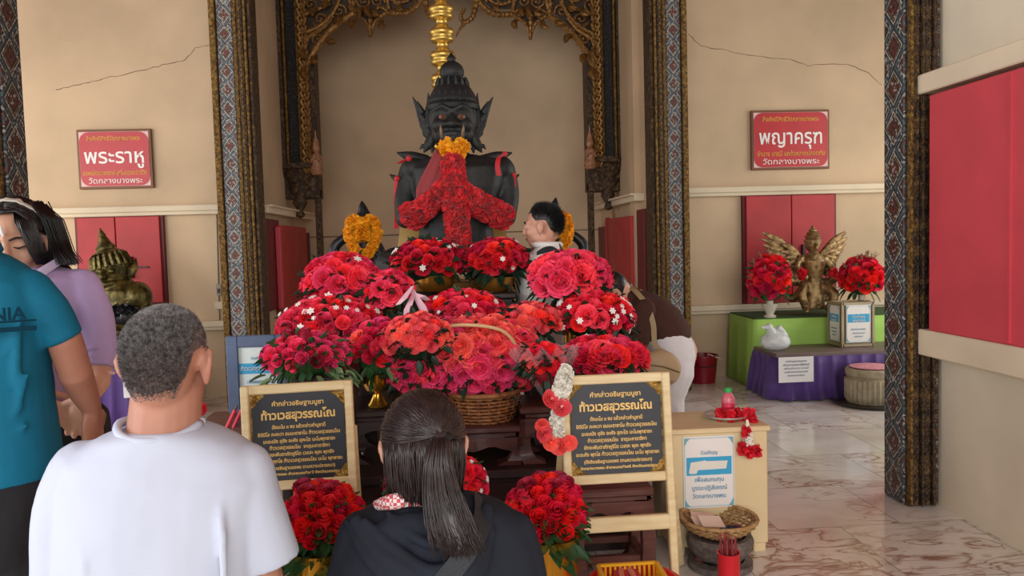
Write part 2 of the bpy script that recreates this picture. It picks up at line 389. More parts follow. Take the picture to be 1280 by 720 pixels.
# wing windows: closed red shutters in two leaves
def wing_window(n, xa, xb, ya, yb, split, latch, label):
    A = P(xa, ya, WY); B = P(xb, yb, WY); S = P(split, (ya+yb)/2, WY).x; zc, h = (A.z+B.z)/2, A.z-B.z
    b = MB(); b.box(((A.x+B.x)/2, WY-.02, zc), (B.x-A.x+.05, .05, h+.04), bev=.004); w = struct('window_%d' % n, b, REDD)
    for x0, x1 in ((A.x, S), (S, B.x)):
        b = MB(); b.box(((x0+x1)/2, WY-.055, zc), (x1-x0-.008, .03, h), bev=.004); b.build('shutter_leaf', REDP, w)
    b = MB(); l = P(latch[0], latch[1], WY)
    b.box((l.x, WY-.085, l.z), (.035, .03, .2), bev=.004); b.box((l.x+.02, WY-.08, l.z), (.27, .014, .016)); b.build('latch', mat('old_iron', (70, 26, 26), .5), w)
    tag(w, label, 'window')
wing_window(2, 99, 208, 273, 377, 150, (168, 334), 'closed red shutters behind the bronze statue on the left wing')
wing_window(3, 929, 1040, 246, 375, 986, (1000, 318), 'closed red shutters behind the winged golden statue')
# niche side windows: leaves swung into the niche
def niche_window(n, X, sgn, px, label):
    ledge_px, dk, br, dk2 = px
    w = None
    y0 = PXW(*ledge_px[0], X).y; y2 = PXW(*ledge_px[1], X).y; z = PXW(*ledge_px[0], X).z
    b = MB(); b.box((X+sgn*.05, (y0+y2)/2, z), (.1, abs(y2-y0), .06), bev=.006); b.box((X+sgn*.07, (y0+y2)/2, z+.035), (.14, abs(y2-y0), .02), bev=.004)
    w = struct('window_%d' % n, b, LEDGE); tag(w, label, 'window')
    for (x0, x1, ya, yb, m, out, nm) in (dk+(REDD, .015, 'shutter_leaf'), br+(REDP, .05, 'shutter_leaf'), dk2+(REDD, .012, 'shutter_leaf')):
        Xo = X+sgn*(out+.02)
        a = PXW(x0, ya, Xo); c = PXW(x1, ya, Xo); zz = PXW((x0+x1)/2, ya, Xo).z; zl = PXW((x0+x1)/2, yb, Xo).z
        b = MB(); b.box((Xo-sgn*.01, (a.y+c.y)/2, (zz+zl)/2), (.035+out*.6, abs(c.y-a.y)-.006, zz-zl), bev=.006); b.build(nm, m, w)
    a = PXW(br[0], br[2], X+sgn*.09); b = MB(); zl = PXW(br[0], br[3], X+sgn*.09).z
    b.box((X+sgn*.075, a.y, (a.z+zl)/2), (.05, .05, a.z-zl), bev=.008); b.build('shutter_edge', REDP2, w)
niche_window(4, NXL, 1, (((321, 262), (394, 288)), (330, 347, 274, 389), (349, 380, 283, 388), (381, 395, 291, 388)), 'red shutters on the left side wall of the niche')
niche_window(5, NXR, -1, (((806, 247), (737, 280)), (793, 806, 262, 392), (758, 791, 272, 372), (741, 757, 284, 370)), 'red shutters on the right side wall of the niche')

# ---------------------------------------------------------------- mosaic pillars of the niche
def strip(parent, name, m, O, U, N, u0, u1, z0, z1, d0, d1, origin_z=None):
    """vertical strip on a pillar: spans u0..u1 along U, sticks out from d0 to d1 along N; its own origin on its axis so the pattern is centred."""
    O = Vector(O); U = Vector(U); N = Vector(N); c = O+U*((u0+u1)/2)
    b = MB(); b.box((0, (d0+d1)/2*-1, (z1-z0)/2), (u1-u0, d1-d0, z1-z0), bev=min(.006, (u1-u0)*.2, (d1-d0)*.3))
    me = b.mesh(name, m, 'angle'); o = bpy.data.objects.new(name, me); COL.objects.link(o)
    Zax = Vector((0, 0, 1)); M = Matrix((U, -N, Zax)).transposed().to_4x4(); M.translation = Vector((c.x, c.y, z0)); o.matrix_world = M
    bpy.context.view_layer.update()
    if parent is not None:
        o.parent = parent; o.matrix_parent_inverse = parent.matrix_world.inverted()
    return o
def beads(parent, name, m, O, U, N, u, z0, z1, d, r, step):
    b = MB(); O, U, N = Vector(O), Vector(U), Vector(N); z = z0
    while z < z1: 
        b.ell(O+U*u+N*d+Vector((0, 0, z)), (r, r, step*.42), nu=6, nv=4); z += step
    return b.build(name, m, parent)
def niche_pillar(x_out, x_in, label):
    s = 1 if x_in > x_out else -1
    b = MB(); b.box(((x_out+x_in)/2, 7.1, 2.35), (abs(x_in-x_out), .18, 4.7), bev=.008); b.box((x_out+(x_in-x_out)*.2, 7.44, 2.35), (abs(x_in-x_out)*.38, .5, 4.7), bev=.008); pl = struct('pillar', b, BROWNC); tag(pl, label, 'pillar')
    O = (x_out, 7.01, 0); U = (s, 0, 0); N = (0, -1, 0); w = abs(x_in-x_out); z1 = 4.6
    bpy.context.view_layer.update()
    if s < 0: U = (-1, 0, 0)
    f = lambda nm, m, a, c, d: strip(pl, nm, m, O, U if s > 0 else (-1, 0, 0), N, a*w, c*w, .02, z1, 0, d)
    f('gold_edge', GOLDE, .0, .15, .04); f('mosaic_band', MOSA, .17, .55, .022); f('gold_edge', GOLDE, .57, .66, .045); f('carved_moulding', BROWNC, .68, .82, .06); f('gold_edge', GOLDE, .84, .9, .075)
    f('carved_moulding', BROWNC, .91, 1.0, .05)
    beads(pl, 'beading', GOLDE, O, U, N, .75*w, .1, z1, .06, .012, .045)
niche_pillar(P(270, 200, 7).x, P(322, 200, 7).x, 'mosaic pillar on the left of the statue niche'); niche_pillar(P(860, 200, 7).x, P(813, 200, 7).x, 'mosaic pillar on the right of the statue niche')
# ---------------------------------------------------------------- near pillars closing the side walls
def near_pillar(x, s, label):
    # x = nave-side face; s = +1 pillar lies to the right of it
    y0 = 3.79; w = .155
    b = MB(); b.box((x+s*w/2, y0+.13, 2.35), (w, .22, 4.7), bev=.008); pl = struct('pillar', b, BROWNC); tag(pl, label, 'pillar')
    bpy.context.view_layer.update()
    # nave-side face: diamonds
    strip(pl, 'mosaic_band', MOSC, (x, y0+.235, 0), (0, -1, 0) if s > 0 else (0, -1, 0), (-s, 0, 0), .02, .2, .01, 4.6, 0, .014)
    O = (x, y0+.02, 0); U = (s, 0, 0); N = (0, -1, 0)
    for a, c, d, m, nm in ((.0, .08, .03, GOLDE, 'gold_edge'), (.1, .34, .016, BROWNC, 'carved_moulding'), (.36, .44, .036, BROWNC, 'carved_moulding'), (.46, .7, .024, BROWNC, 'carved_moulding'), (.72, .82, .04, BROWNC, 'carved_moulding'), (.84, 1.0, .015, MOSB, 'mosaic_edge')):
        strip(pl, nm, m, O, U, N, a*w, c*w, .01, 4.6, 0, d)
near_pillar(2.26, 1, 'near mosaic pillar at the end of the right wall')
near_pillar(-2.01, -1, 'near mosaic pillar at the left edge beside the lavender woman')

# ---------------------------------------------------------------- carved golden frame of the inner niche
FYY = 8.6
fl, fr_ = P(395, 150, FYY).x, P(735, 150, FYY).x
GOLDT = mat('gold_paint_carved', (140, 102, 54), .38, .55, var=.45, vscale=45, bump=.7, bscale=90)
SHADEB = mat('shade_brown', (58, 40, 28), .6)  # dark brown standing in for the shade behind the pierced valance
def frame_column(xi, s, label):
    w = .42
    b = MB(); b.box((xi-s*w/2, FYY+.16, 3.28), (w, .26, 2.75), bev=.01); pl = struct('pillar', b, BROWNC); tag(pl, label, 'pillar'); bpy.context.view_layer.update()
    O = (xi, FYY+.03, 0); U = (-s, 0, 0); N = (0, -1, 0)
    zb = P(380, 215, FYY).z
    for a, c, d, m, nm in ((.0, .12, .0, BROWNC, 'dark_reveal'), (.36, .42, .05, GOLDE, 'gold_edge'), (.43, .66, .03, MOSD, 'mosaic_band'), (.68, .74, .055, GOLDE, 'gold_edge'), (.76, .94, .07, BROWNC, 'carved_moulding'), (.95, 1, .05, GOLDE, 'gold_edge')):
        if d: strip(pl, nm, m, O, U, N, a*w, c*w, zb, 4.6, 0, d)
    # carved leaf scroll strip: overlapping pointed leaves
    b = MB(); z = zb
    while z < 4.4:
        for k in (-1, 1):
            c = Vector((xi-s*w*.24+k*.022, FYY+.0, z)); pts = []
            b.tube([c+Vector((-k*.03, .01, -.05)), c+Vector((0, -.03, 0)), c+Vector((k*.02, -.04, .05)), c+Vector((-k*.015, -.05, .085))], [.012, .024, .018, .005], 6)
        b.ell((xi-s*w*.24, FYY-.03, z+.03), (.018, .02, .03), nu=8, nv=6); z += .085
    b.build('carved_leaf_strip', GOLDT, pl)
    # corbel under the column
    b = MB(); zt = zb+.04
    b.lathe([(.01, -.52), (.05, -.5), (.03, -.44), (.08, -.36), (.06, -.3), (.13, -.2), (.1, -.16), (.19, -.06), (.16, -.02), (.22, 0), (.22, .05)], (xi-s*w*.5, FYY+.05, zt), 14, 1, .6)
    b.build('corbel', BROWNC, pl)
    # thin gilt pilaster continuing down
    b = MB(); b.box((xi-s*.03, FYY+.12, 1.0), (.06, .1, 2.0), bev=.006); b.build('lower_pilaster', BROWNC, pl)
    # praying figurine on the corbel
    c = Vector((xi-s*.0, FYY-.08, zb+.08)); b = MB()
    b.lathe([(.05, -.12), (.07, -.08), (.05, -.02), (.06, .04), (.045, .09), (.02, .11)], c, 12)
    b.ell(c+Vector((0, 0, .15)), (.04, .04, .05)); b.lathe([(.035, .0), (.03, .04), (.012, .09), (.003, .16)], c+Vector((0, 0, .18)), 10)
    b.tube([c+Vector((.05, 0, .07)), c+Vector((.045, -.05, .02)), c+Vector((0, -.08, .07))], .017, 8); b.tube([c+Vector((-.05, 0, .07)), c+Vector((-.045, -.05, .02)), c+Vector((0, -.08, .07))], .017, 8)
    b.build('angel_figurine', mat('pink_stucco', (176, 128, 100), .6, alt=(120, 80, 40), vscale=30), pl)
frame_column(fl, 1, 'carved gilt column framing the left of the inner niche'); frame_column(fr_, -1, 'carved gilt column framing the right of the inner niche')
# valance: pierced carving, built from its own scrolls
vb = MB(); vr = MB()
def Q(x, y, d=0): return P(x, y, FYY, d)
def spline(pts, n=8):
    out = []
    for i in range(len(pts)-1):
        p0, p1, p2, p3 = pts[max(i-1, 0)], pts[i], pts[i+1], pts[min(i+2, len(pts)-1)]
        for k in range(n):
            t = k/n; out.append(tuple(.5*((2*b_)+(-a+c)*t+(2*a-5*b_+4*c-d)*t*t+(-a+3*b_-3*c+d)*t**3) for a, b_, c, d in zip(p0, p1, p2, p3)))
    out.append(pts[-1]); return out
def curve(pts, r0, r1=None, d=0, n=7):
    q = spline(pts); m = len(q); r1 = r0 if r1 is None else r1
    vb.tube([Q(x, y, d-.012*math.sin(PI*i/m)) for i, (x, y) in enumerate(q)], [1.55*(r0+(r1-r0)*i/m)*(1+.22*math.sin(i*1.9)) for i in range(m)], n)
def spiral(cx, cy, r, a0, turns, rr, sg=1, d=0):
    n = int(14*turns); pts = []
    for i in range(n+1):
        t = i/n; a = a0+sg*turns*2*PI*t; q = r*(1-.82*t); pts.append(Q(cx+q*math.cos(a), cy+q*math.sin(a), d-.02*t))
    rr *= 1.6; vb.tube(pts, [rr*(1-.5*i/n) for i in range(n+1)], 6); vb.ell(pts[-1], rr*1.3, nu=8, nv=6)
def leaf(cx, cy, a, L, w, d=-.02):
    v = [(cx, cy), (cx+L*.5*math.cos(a)-w*math.sin(a), cy+L*.5*math.sin(a)+w*math.cos(a)), (cx+L*math.cos(a), cy+L*math.sin(a))]
    vb.tube([Q(x, y, d-.015*k) for k, (x, y) in enumerate(spline(v, 4))], [.006+.03*math.sin(PI*i/8.6) for i in range(9)], 6)
cx0 = 563
for sg in (-1, 1):
    X = lambda x: cx0+sg*(x-cx0)   # drawn on the left half, mirrored
    m = lambda pts: [(X(x), y+(0 if sg < 0 else -3)) for x, y in pts]
    curve(m([(378, 92), (396, 62), (414, 40), (440, 20)]), .024, .022)
    curve(m([(374, 74), (384, 52), (404, 38), (416, 24)]), .018, .012); curve(m([(376, 46), (398, 36), (414, 22), (424, 2), (420, -14)]), .016)
    curve(m([(376, 24), (392, 16), (408, 10), (414, -6)]), .014)
    curve(m([(440, 20), (438, 4), (442, -12)]), .018); curve(m([(440, 18), (450, 24), (458, 32), (463, 48)]), .02, .006); curve(m([(486, 18), (476, 24), (468, 32), (463, 48)]), .02, .006)
    curve(m([(463, 48), (463, 34), (463, 20)]), .012, .02); curve(m([(440, 18), (446, -8), (463, -18), (480, -8), (486, 16)]), .016)
    curve(m([(440, 20), (452, 12), (463, 22), (474, 12), (486, 18)]), .012)
    curve(m([(486, 18), (498, 19), (512, 17), (526, 4), (530, -12)]), .02); curve(m([(488, 2), (500, 6), (512, 2), (518, -12)]), .012)
    curve(m([(530, -12), (532, 8), (536, 22), (545, 28), (550, 22), (546, 12)]), .022, .012); curve(m([(546, 30), (552, 38), (556, 46)]), .014, .004)
    for (x, y, r, a0, t, rr) in ((396, 50, 9, 2, 1.3, .009), (400, 24, 10, .5, 1.4, .01), (388, 6, 9, 1, 1.3, .009), (424, 14, 9, 3, 1.3, .009), (455, 2, 9, 0, 1.4, .009), (472, 2, 9, 3.1, 1.4, .009), (498, -4, 9, 1, 1.4, .009), (514, -6, 8, 2, 1.3, .008),
                               (408, -10, 12, 1, 1.5, .01), (432, -10, 10, 2, 1.5, .01), (392, -26, 14, 1, 1.6, .012), (424, -34, 14, 2, 1.6, .012), (458, -34, 14, 0, 1.6, .012), (492, -30, 14, 1, 1.6, .012), (524, -34, 14, 2, 1.6, .012)):
        spiral(X(x), y, r, a0 if sg < 0 else PI-a0, t, rr, -sg)
    for (x, y, a, L) in ((410, 46, 2.4, 16), (392, 70, 2.2, 14), (430, 26, .9, 10), (447, 26, 1.3, 14), (479, 26, 1.8, 14), (463, 8, 1.57, 16), (456, 12, 1.2, 12), (470, 12, 1.9, 12), (503, 8, 1.57, 9), (384, 84, 1.7, 18), (382, 62, 1.8, 14), (398, 12, 1.2, 12), (415, 6, .8, 12)):
        leaf(X(x), y, a if sg < 0 else PI-a, L, 4)
    # solid border behind the outer scrolls
    o = m([(364, 80), (372, 60), (380, 40), (390, 14), (398, -20), (364, -20)])
    vr.prism([(Q(x, y).x, Q(x, y).z) for x, y in (o if sg < 0 else o[::-1])], (0, FYY+.06, 0), (1, 0, 0), (0, 0, 1), .02)
for sg in (-1, 1):
    o = [(cx0+sg*(x-cx0), y) for x, y in ((364, 84), (374, 78), (394, 52), (412, 32), (438, 10), (450, 17), (463, 34), (476, 17), (488, 10), (512, 9), (523, -3), (530, -16), (552, -22), (552, -70), (364, -70))]
    vr.prism([(Q(x, y).x, Q(x, y).z) for x, y in (o[::-1] if sg < 0 else o)], (0, FYY+.05, 0), (1, 0, 0), (0, 0, 1), .02)
vr.box((Q(cx0, -46).x, FYY+.06, Q(cx0, -62).z), (fr_-fl+.3, .03, .46))
val = vb.build('trim_10', GOLDT); tag(val, 'pierced gilt valance with pendants across the niche top', 'carving', kind='structure')
vr.build('shade_backing', SHADEB, val)  # sheet added so the piercings look shaded, joined with the border
# ================================================================ FLOWERS
def petal_rose(name, rings, m, ball=0.0, h=1.0, seed=1, nq=5):
    """a rose of layered cupped petals, radius about 1, base at the origin, facing +z. rings: (n, r0, r1, z0, z1, curl)"""
    rr = random.Random(seed); b = MB()
    for (n, r0, r1, z0, z1, curl) in rings:
        off = rr.uniform(0, 6.28)
        for k in range(n):
            a0 = off+2*PI*k/n+rr.uniform(-.15, .15); wd = 2*PI/n*.72+.25; jz = rr.uniform(-.05, .05); jr = rr.uniform(.94, 1.06)
            def f(s, t):
                s2 = s*2-1; edge = 1-.34*abs(s2)**2.4; tt = t*edge
                a = a0+s2*wd*(.55+.45*math.sin(min(1, t*1.3)*PI/2))
                r = r0+(r1*jr-r0)*(math.sin(tt*PI/2)**.8)-.10*(1-abs(s2))*0+.05*abs(s2)
                z = z0+(z1+jz-z0)*tt
                if tt > .72: q = (tt-.72)/.28; r += curl*q; z -= curl*.75*q*q
                r += .03*math.sin(s2*7+k)*t
                return Vector((r*math.cos(a), r*math.sin(a), z))
            b.grid(f, nq, 4)
    if ball: b.ell((0, 0, ball), (.3, .3, .34), nu=8, nv=5)
    b.ell((0, 0, .0), (.42, .42, .26), nu=8, nv=5)
    return b.mesh(name, m, True)
def petal_mat(name, rgb, dark):
    g = NG(name); tc = g.n('ShaderNodeTexCoord'); n = g.n('ShaderNodeTexNoise'); n.inputs['Scale'].default_value = 3; n.inputs['Detail'].default_value = 3; g.l(tc.outputs['Object'], n.inputs['Vector'])
    oi = g.n('ShaderNodeObjectInfo'); 
    c = g.ramp(n.outputs['Fac'], [(.3, dark), (.62, rgb)])
    h = g.n('ShaderNodeHueSaturation'); g.l(c, h.inputs['Color']); g.l(g.math('ADD', g.math('MULTIPLY', oi.outputs['Random'], .3), .86), h.inputs['Value']); g.l(g.math('ADD', g.math('MULTIPLY', oi.outputs['Random'], .016), .492), h.inputs['Hue'])
    g.l(h.outputs[0], g.b.inputs['Base Color']); g.b.inputs['Roughness'].default_value = .62; g.b.inputs['Specular IOR Level'].default_value = .25
    g.b.inputs['Subsurface Weight'].default_value = .12; g.b.inputs['Subsurface Scale'].default_value = .01; g.b.inputs['Subsurface Radius'].default_value = (1, .2, .2)
    return g.m
PM = dict(red=petal_mat('petal_red', (250, 54, 76), (228, 34, 58)), crimson=petal_mat('petal_crimson', (222, 36, 68), (180, 20, 48)), rose=petal_mat('petal_rose_red', (253, 78, 108), (236, 52, 84)),
          coral=petal_mat('petal_coral', (255, 104, 100), (248, 74, 78)), pink=petal_mat('petal_deep_pink', (246, 76, 126), (222, 48, 98)), scarlet=petal_mat('petal_scarlet', (252, 42, 62), (232, 26, 46)), maroon=petal_mat('petal_maroon', (190, 50, 80), (150, 28, 54)))
OPEN = [(3, .08, .22, .15, .98, .03), (4, .18, .40, .1, .96, .07), (5, .26, .64, .05, .86, .14), (6, .32, .88, 0, .68, .18), (6, .36, 1.0, -.08, .42, .14)]
CUP = [(3, .08, .22, .1, 1.02, .03), (4, .2, .42, .05, 1.0, .06), (5, .28, .62, 0, .95, .12), (5, .34, .78, -.06, .78, .16)]
BUD = [(3, .1, .24, .1, 1.5, .03), (4, .28, .46, .0, 1.48, .09), (4, .36, .60, -.1, 1.3, .14)]
CARN = [(5, .05, .28, .2, 1.0, .1), (6, .1, .5, .12, .95, .14), (7, .2, .74, .05, .8, .14), (8, .25, .95, -.02, .55, .12)]
SHAPES = dict(open=OPEN, cup=CUP, bud=BUD, carn=CARN)
ROSEM = {}
def rose_mesh(shape, col, k):
    key = (shape, col, k)
    if key not in ROSEM: ROSEM[key] = petal_rose('rose_'+shape, SHAPES[shape], PM[col], seed=hash((shape, k)) % 999 if False else 11*k+len(shape), nq=4)
    return ROSEM[key]
LEAFM = mat('leaf_green', (46, 84, 44), .5, var=.35, vscale=6); LEAFD = mat('leaf_dark_green', (26, 52, 34), .5, var=.4, vscale=7); LEAFP = mat('leaf_pale', (120, 150, 104), .55, var=.2, vscale=9)
WHITEF = mat('white_petal', (236, 234, 226), .6, var=.05)
YEL = mat('flower_centre', (222, 200, 90), .6)
def lily_mesh():
    b = MB()
    for k in range(6):
        a = 2*PI*k/6; A = Vector((math.cos(a), math.sin(a), 0)); B = Vector((-A.y, A.x, 0))
        b.grid(lambda s, t: A*(1.0*t)+B*((s-.5)*.62*math.sin(PI*min(.97, t*.85+.12)))+Vector((0, 0, .25+.45*t-.35*t*t-abs(s-.5)*.1)), 2, 4)
    b.ell((0, 0, .35), (.14, .14, .2), nu=6, nv=4); return b.mesh('lily', WHITEF, True)
LILY = lily_mesh()
def leaf_into(b, c, d, L, w, roll=0.0, droop=.2):
    d = Vector(d).normalized(); s = d.cross(Vector((0, 0, 1))); s = s.normalized() if s.length > .05 else Vector((1, 0, 0)); n = s.cross(d)
    s = (s*math.cos(roll)+n*math.sin(roll)); n = s.cross(d); c = Vector(c)
    def f(u, t): return c+d*(L*t)+s*((u-.5)*w*math.sin(PI*min(.98, t**.8*.94+.05)))-Vector((0, 0, droop*L*t*t))+n*(abs(u-.5)*w*.35)
    b.grid(f, 2, 4)
def dome_points(n, up=Vector((0, 0, 1)), lo=-.25):
    out = []; ga = PI*(3-5**.5); N = int(n*2/(1-lo))
    for i in range(N):
        z = 1-2*(i+.5)/N
        if z < lo: break
        r = math.sqrt(1-z*z); a = ga*i; out.append(Vector((r*math.cos(a), r*math.sin(a), z)))
    return out
def quat_to(d, spin):
    return Vector((0, 0, 1)).rotation_difference(Vector(d).normalized()).to_matrix() @ Matrix.Rotation(spin, 3, 'Z')
def place_rose(root, me, p, d, size, name='rose'):
    o = bpy.data.objects.new(name, me); COL.objects.link(o)
    M = (quat_to(d, R.uniform(0, 6.28)) @ Matrix.Scale(size, 3)).to_4x4(); M.translation = p
    o.parent = root; o.matrix_parent_inverse = Matrix.Translation(root.location).inverted(); o.matrix_basis = M; return o
def arrangement(name, label, px, Y, vessel=None, kinds=(('open', 'red', 1),), rpx=14, n=40, depth=.8, leaf=LEAFD, lilies=0, lilypx=7, leaves=60, leafpx=18, lo=-.3, pale=0, ground=None, group=None, jitter=.10, cat='flowers', core=True, bias=None, upright=0):
    """px = (cx, cy, rx, ry) of the flower dome in the photo, at depth Y; the dome is as deep as wide x depth."""
    cx, cy, rx, ry = px; c = P(cx, cy, Y); k = Y/1000; rx, ry, rs = rx*k, ry*k, rpx*k; ra = Vector((rx, rx*depth, ry))
    base = ground if ground is not None else c.z-ry
    root = thing(name, (c.x, c.y, base), label, cat, group)
    # a rose dome that faces the room: drop the points at the very back
    pts = [p for p in dome_points(int(n*1.25), lo=lo) if p.y < .55]
    for i, p in enumerate(pts):
        s, col, w = kinds[0]; t = R.random()*sum(q[2] for q in kinds)
        for s, col, w in kinds:
            t -= w
            if t <= 0: break
        if bias: col = bias(p, col)
        j = 1-jitter*R.random(); sz = rs*R.uniform(.84, 1.12); q = Vector((p.x*ra.x, p.y*ra.y, p.z*ra.z))*j
        nrm = Vector((p.x/ra.x, p.y/ra.y, p.z/ra.z)).normalized(); nrm = (nrm+Vector((R.uniform(-.25, .25), R.uniform(-.3, 0), R.uniform(-.1, .3)+upright))).normalized()
        place_rose(root, rose_mesh(s, col, R.randrange(2)), c+q-nrm*sz*.55, nrm, sz)
    b = MB()
    if core: b.ell(c-Vector((0, 0, ry*.06)), (ra.x*.80, ra.y*.80, ra.z*.80), nu=14, nv=9)
    for _ in range(leaves):
        p = Vector((R.gauss(0, 1), R.gauss(0, 1)-.3, R.gauss(0, .8)-.1)).normalized(); q = c+Vector((p.x*ra.x, p.y*ra.y, p.z*ra.z))*.84
        leaf_into(b, q, (p.x, p.y, p.z+R.uniform(-.4, .4)), leafpx*k*R.uniform(.7, 1.2), leafpx*k*.5, R.uniform(-1, 1))
    if c.z-ry*.6 > base+.02 and vessel is None: b.tube([c-Vector((0, 0, ry*.5)), Vector((c.x, c.y, base+.01))], [.04, .035], 8)
    b.build('foliage', leaf, root, smooth=True)
    if pale:
        b = MB()
        for _ in range(pale):
            a = R.uniform(PI*.95, PI*2.05); q = c+Vector((math.cos(a)*ra.x*.95, math.sin(a)*ra.y*.95, -ra.z*R.uniform(.45, .8)))
            leaf_into(b, q, (math.cos(a), math.sin(a), R.uniform(-.9, .2)), leafpx*k*1.1, leafpx*k*.6, R.uniform(-.6, .6))
        b.build('pale_leaves', LEAFP, root, smooth=True)
    for _ in range(lilies):
        p = Vector((R.uniform(-1, 1), -abs(R.gauss(0, .6)), R.uniform(-.5, 1))).normalized(); q = c+Vector((p.x*ra.x, p.y*ra.y, p.z*ra.z))*1.04
        place_rose(root, LILY, q, p+Vector((0, -.3, .2)), lilypx*k*R.uniform(.45, .85), 'lily')
    return root, c, ra
GOLDM = mat('polished_gold', (214, 160, 56), .22, .9); GOLDB = mat('amber_gold', (196, 130, 50), .3, .7)
def golden_bowl(root, cx, ytop, ybot, rpx, Y, m=None, name='bowl', foot=True):
    a = P(cx, ytop, Y); z = P(cx, ybot, Y).z; r = rpx*Y/1000; h = a.z-z; b = MB()
    if foot: prof = [(r*.62, 0), (r*.66, h*.06), (r*.5, h*.16), (r*.3, h*.34), (r*.3, h*.4), (r*.72, h*.5), (r*.95, h*.72), (r*1.0, h*.9), (r*1.06, h), (r*.98, h), (r*.9, h*.8)]
    else: prof = [(r*.6, 0), (r*.85, h*.25), (r*1.0, h*.6), (r*1.0, h*.85), (r*1.06, h), (r*.96, h), (r*.9, h*.7)]
    b.lathe(prof, (a.x, a.y, z), 28); return b.build(name, m or GOLDM, root)
# ---------------------------------------------------------------- the altar: dark rosewood tables
ROSEW = mat('rosewood', (92, 48, 40), .38, alt=(58, 28, 26), vscale=5, stretch=(1, 9, 9), bump=.05, coat=.2); ROSED = mat('dark_rosewood', (54, 34, 32), .45, alt=(34, 20, 20), vscale=5, stretch=(1, 8, 8)); ROSEL = mat('worn_rosewood', (122, 76, 66), .45, alt=(88, 50, 44), vscale=5, stretch=(1, 8, 8))
def altar_table(label, x0, x1, ytop, Y, depth, top_th=.035, m=None, foot=0.0, apron=.09, legw=.06, group='altar tables', topm=None):
    """Chinese style altar table: waisted top, scalloped apron, inward hoof legs; front edge seen at pixel row ytop, columns x0..x1."""
    m = m or ROSEW; A = P(x0, ytop, Y); B = P(x1, ytop, Y); z = (A.z+B.z)/2; w = B.x-A.x; cx = (A.x+B.x)/2; cy = Y+depth/2
    t = thing('altar_table', (cx, cy, foot), label, 'table', group)
    b = MB(); b.box((cx, cy, z-top_th/2), (w, depth, top_th), bev=.008); b.box((cx, cy, z-top_th-.012), (w-.05, depth-.05, .025)); b.build('table_top', topm or m, t)
    b = MB(); zt = z-top_th-.02
    for (o, U, L) in (((cx-w/2+.02, Y+.03, zt), (1, 0, 0), w-.04), ((cx-w/2+.02, Y+depth-.02, zt), (1, 0, 0), w-.04), ((cx-w/2+.045, Y+.03, zt), (0, 1, 0), depth-.05), ((cx+w/2-.02, Y+.03, zt), (0, 1, 0), depth-.05)):
        pr = [(0, 0), (L, 0), (L, -apron)]
        for i in range(11):
            q = 1-i/10; pr.append((L*(.08+.84*q), -apron*(.55+.12*math.cos(q*4*PI))))
        pr.append((0, -apron)); b.prism(pr[::-1], o, U, (0, 0, 1), .022)
    b.build('apron', m, t)
    hgt = zt-foot
    for sx in (-1, 1):
        for sy in (-1, 1):
            lx, ly = cx+sx*(w/2-.04), cy+sy*(depth/2-.045); b = MB()
            rings = []
            for i in range(9):
                q = i/8; zz = zt-hgt*q; off = .022*math.sin(q*PI)*sx; s = legw*(.62-.2*math.sin(q*PI)+(.22 if q > .9 else 0)); X = lx+off-(sx*.02 if q > .88 else 0)
                rings.append([(X-s, ly-s, zz), (X+s, ly-s, zz), (X+s, ly+s, zz), (X-s, ly+s, zz)])
            b.loft(rings[::-1]); b.build('leg', m, t, smooth='angle')
    if hgt > .25:
        b = MB(); zz = foot+hgt*.32
        b.box((cx, Y+.045, zz), (w-.1, .03, .03), bev=.004); b.box((cx, Y+depth-.045, zz), (w-.1, .03, .03), bev=.004)
        for sx in (-1, 1): b.box((cx+sx*(w/2-.04), cy, zz), (.03, depth-.1, .03), bev=.004)
        b.build('stretcher', m, t)
    return t, z
# low stepped plinth the tables stand on
def plinth(label, x0, x1, ytop, Y, depth, foot, m):
    A = P(x0, ytop, Y); B = P(x1, ytop, Y); z = A.z*.5+B.z*.5; w = B.x-A.x; cx = (A.x+B.x)/2
    t = thing('altar_step', (cx, Y+depth/2, foot), label, 'step', None)
    b = MB(); b.box((cx, Y+depth/2, z-.02), (w, depth, .04), bev=.006); b.build('tread', m, t)
    b = MB(); b.box((cx, Y+depth/2+.02, (z-.04+foot)/2), (w-.06, depth-.06, z-.04-foot), bev=.004)
    b.box((cx, Y+.03, z-.055), (w-.03, .02, .03), bev=.004); b.build('riser', ROSED, t); return z
zs = plinth('dark wooden step under the altar tables, lower and nearer of two', 432, 706, 632, 3.12, .29, 0, ROSED)
zs2 = plinth('dark wooden step under the altar tables, upper and farther of two', 440, 808, 588, 3.42, .84, 0, ROSED)
altar_table('rosewood altar table carrying the big flower basket', 528, 652, 534, 3.5, .42, foot=zs2)
altar_table('dark rosewood altar table under the golden bowl of rosebuds', 430, 556, 512, 3.62, .4, m=ROSED, foot=zs2, group=None)
_, zt3 = altar_table('rosewood altar table behind the right blackboard', 650, 800, 506, 3.5, .3, foot=zs2)
altar_table('worn rosewood side table under the right blackboard', 716, 818, 612, 3.06, .3, m=ROSEL, foot=0, group=None)
# taller tables at the back carry the upper bouquets
tb, zb1 = altar_table('tall dark altar table before the statue carrying the two crimson bouquets', 484, 646, 368, 4.28, .36, m=ROSED, foot=0, group=None)
tb, zb2 = altar_table('tall dark altar table on the left under the piled rose bouquets', 368, 440, 470, 3.22, .85, m=ROSED, foot=0, group=None)
tb, zb3 = altar_table('tall dark altar table on the right under the big rose-red bouquet', 664, 800, 446, 3.82, .4, m=ROSED, foot=zs2, group=None)
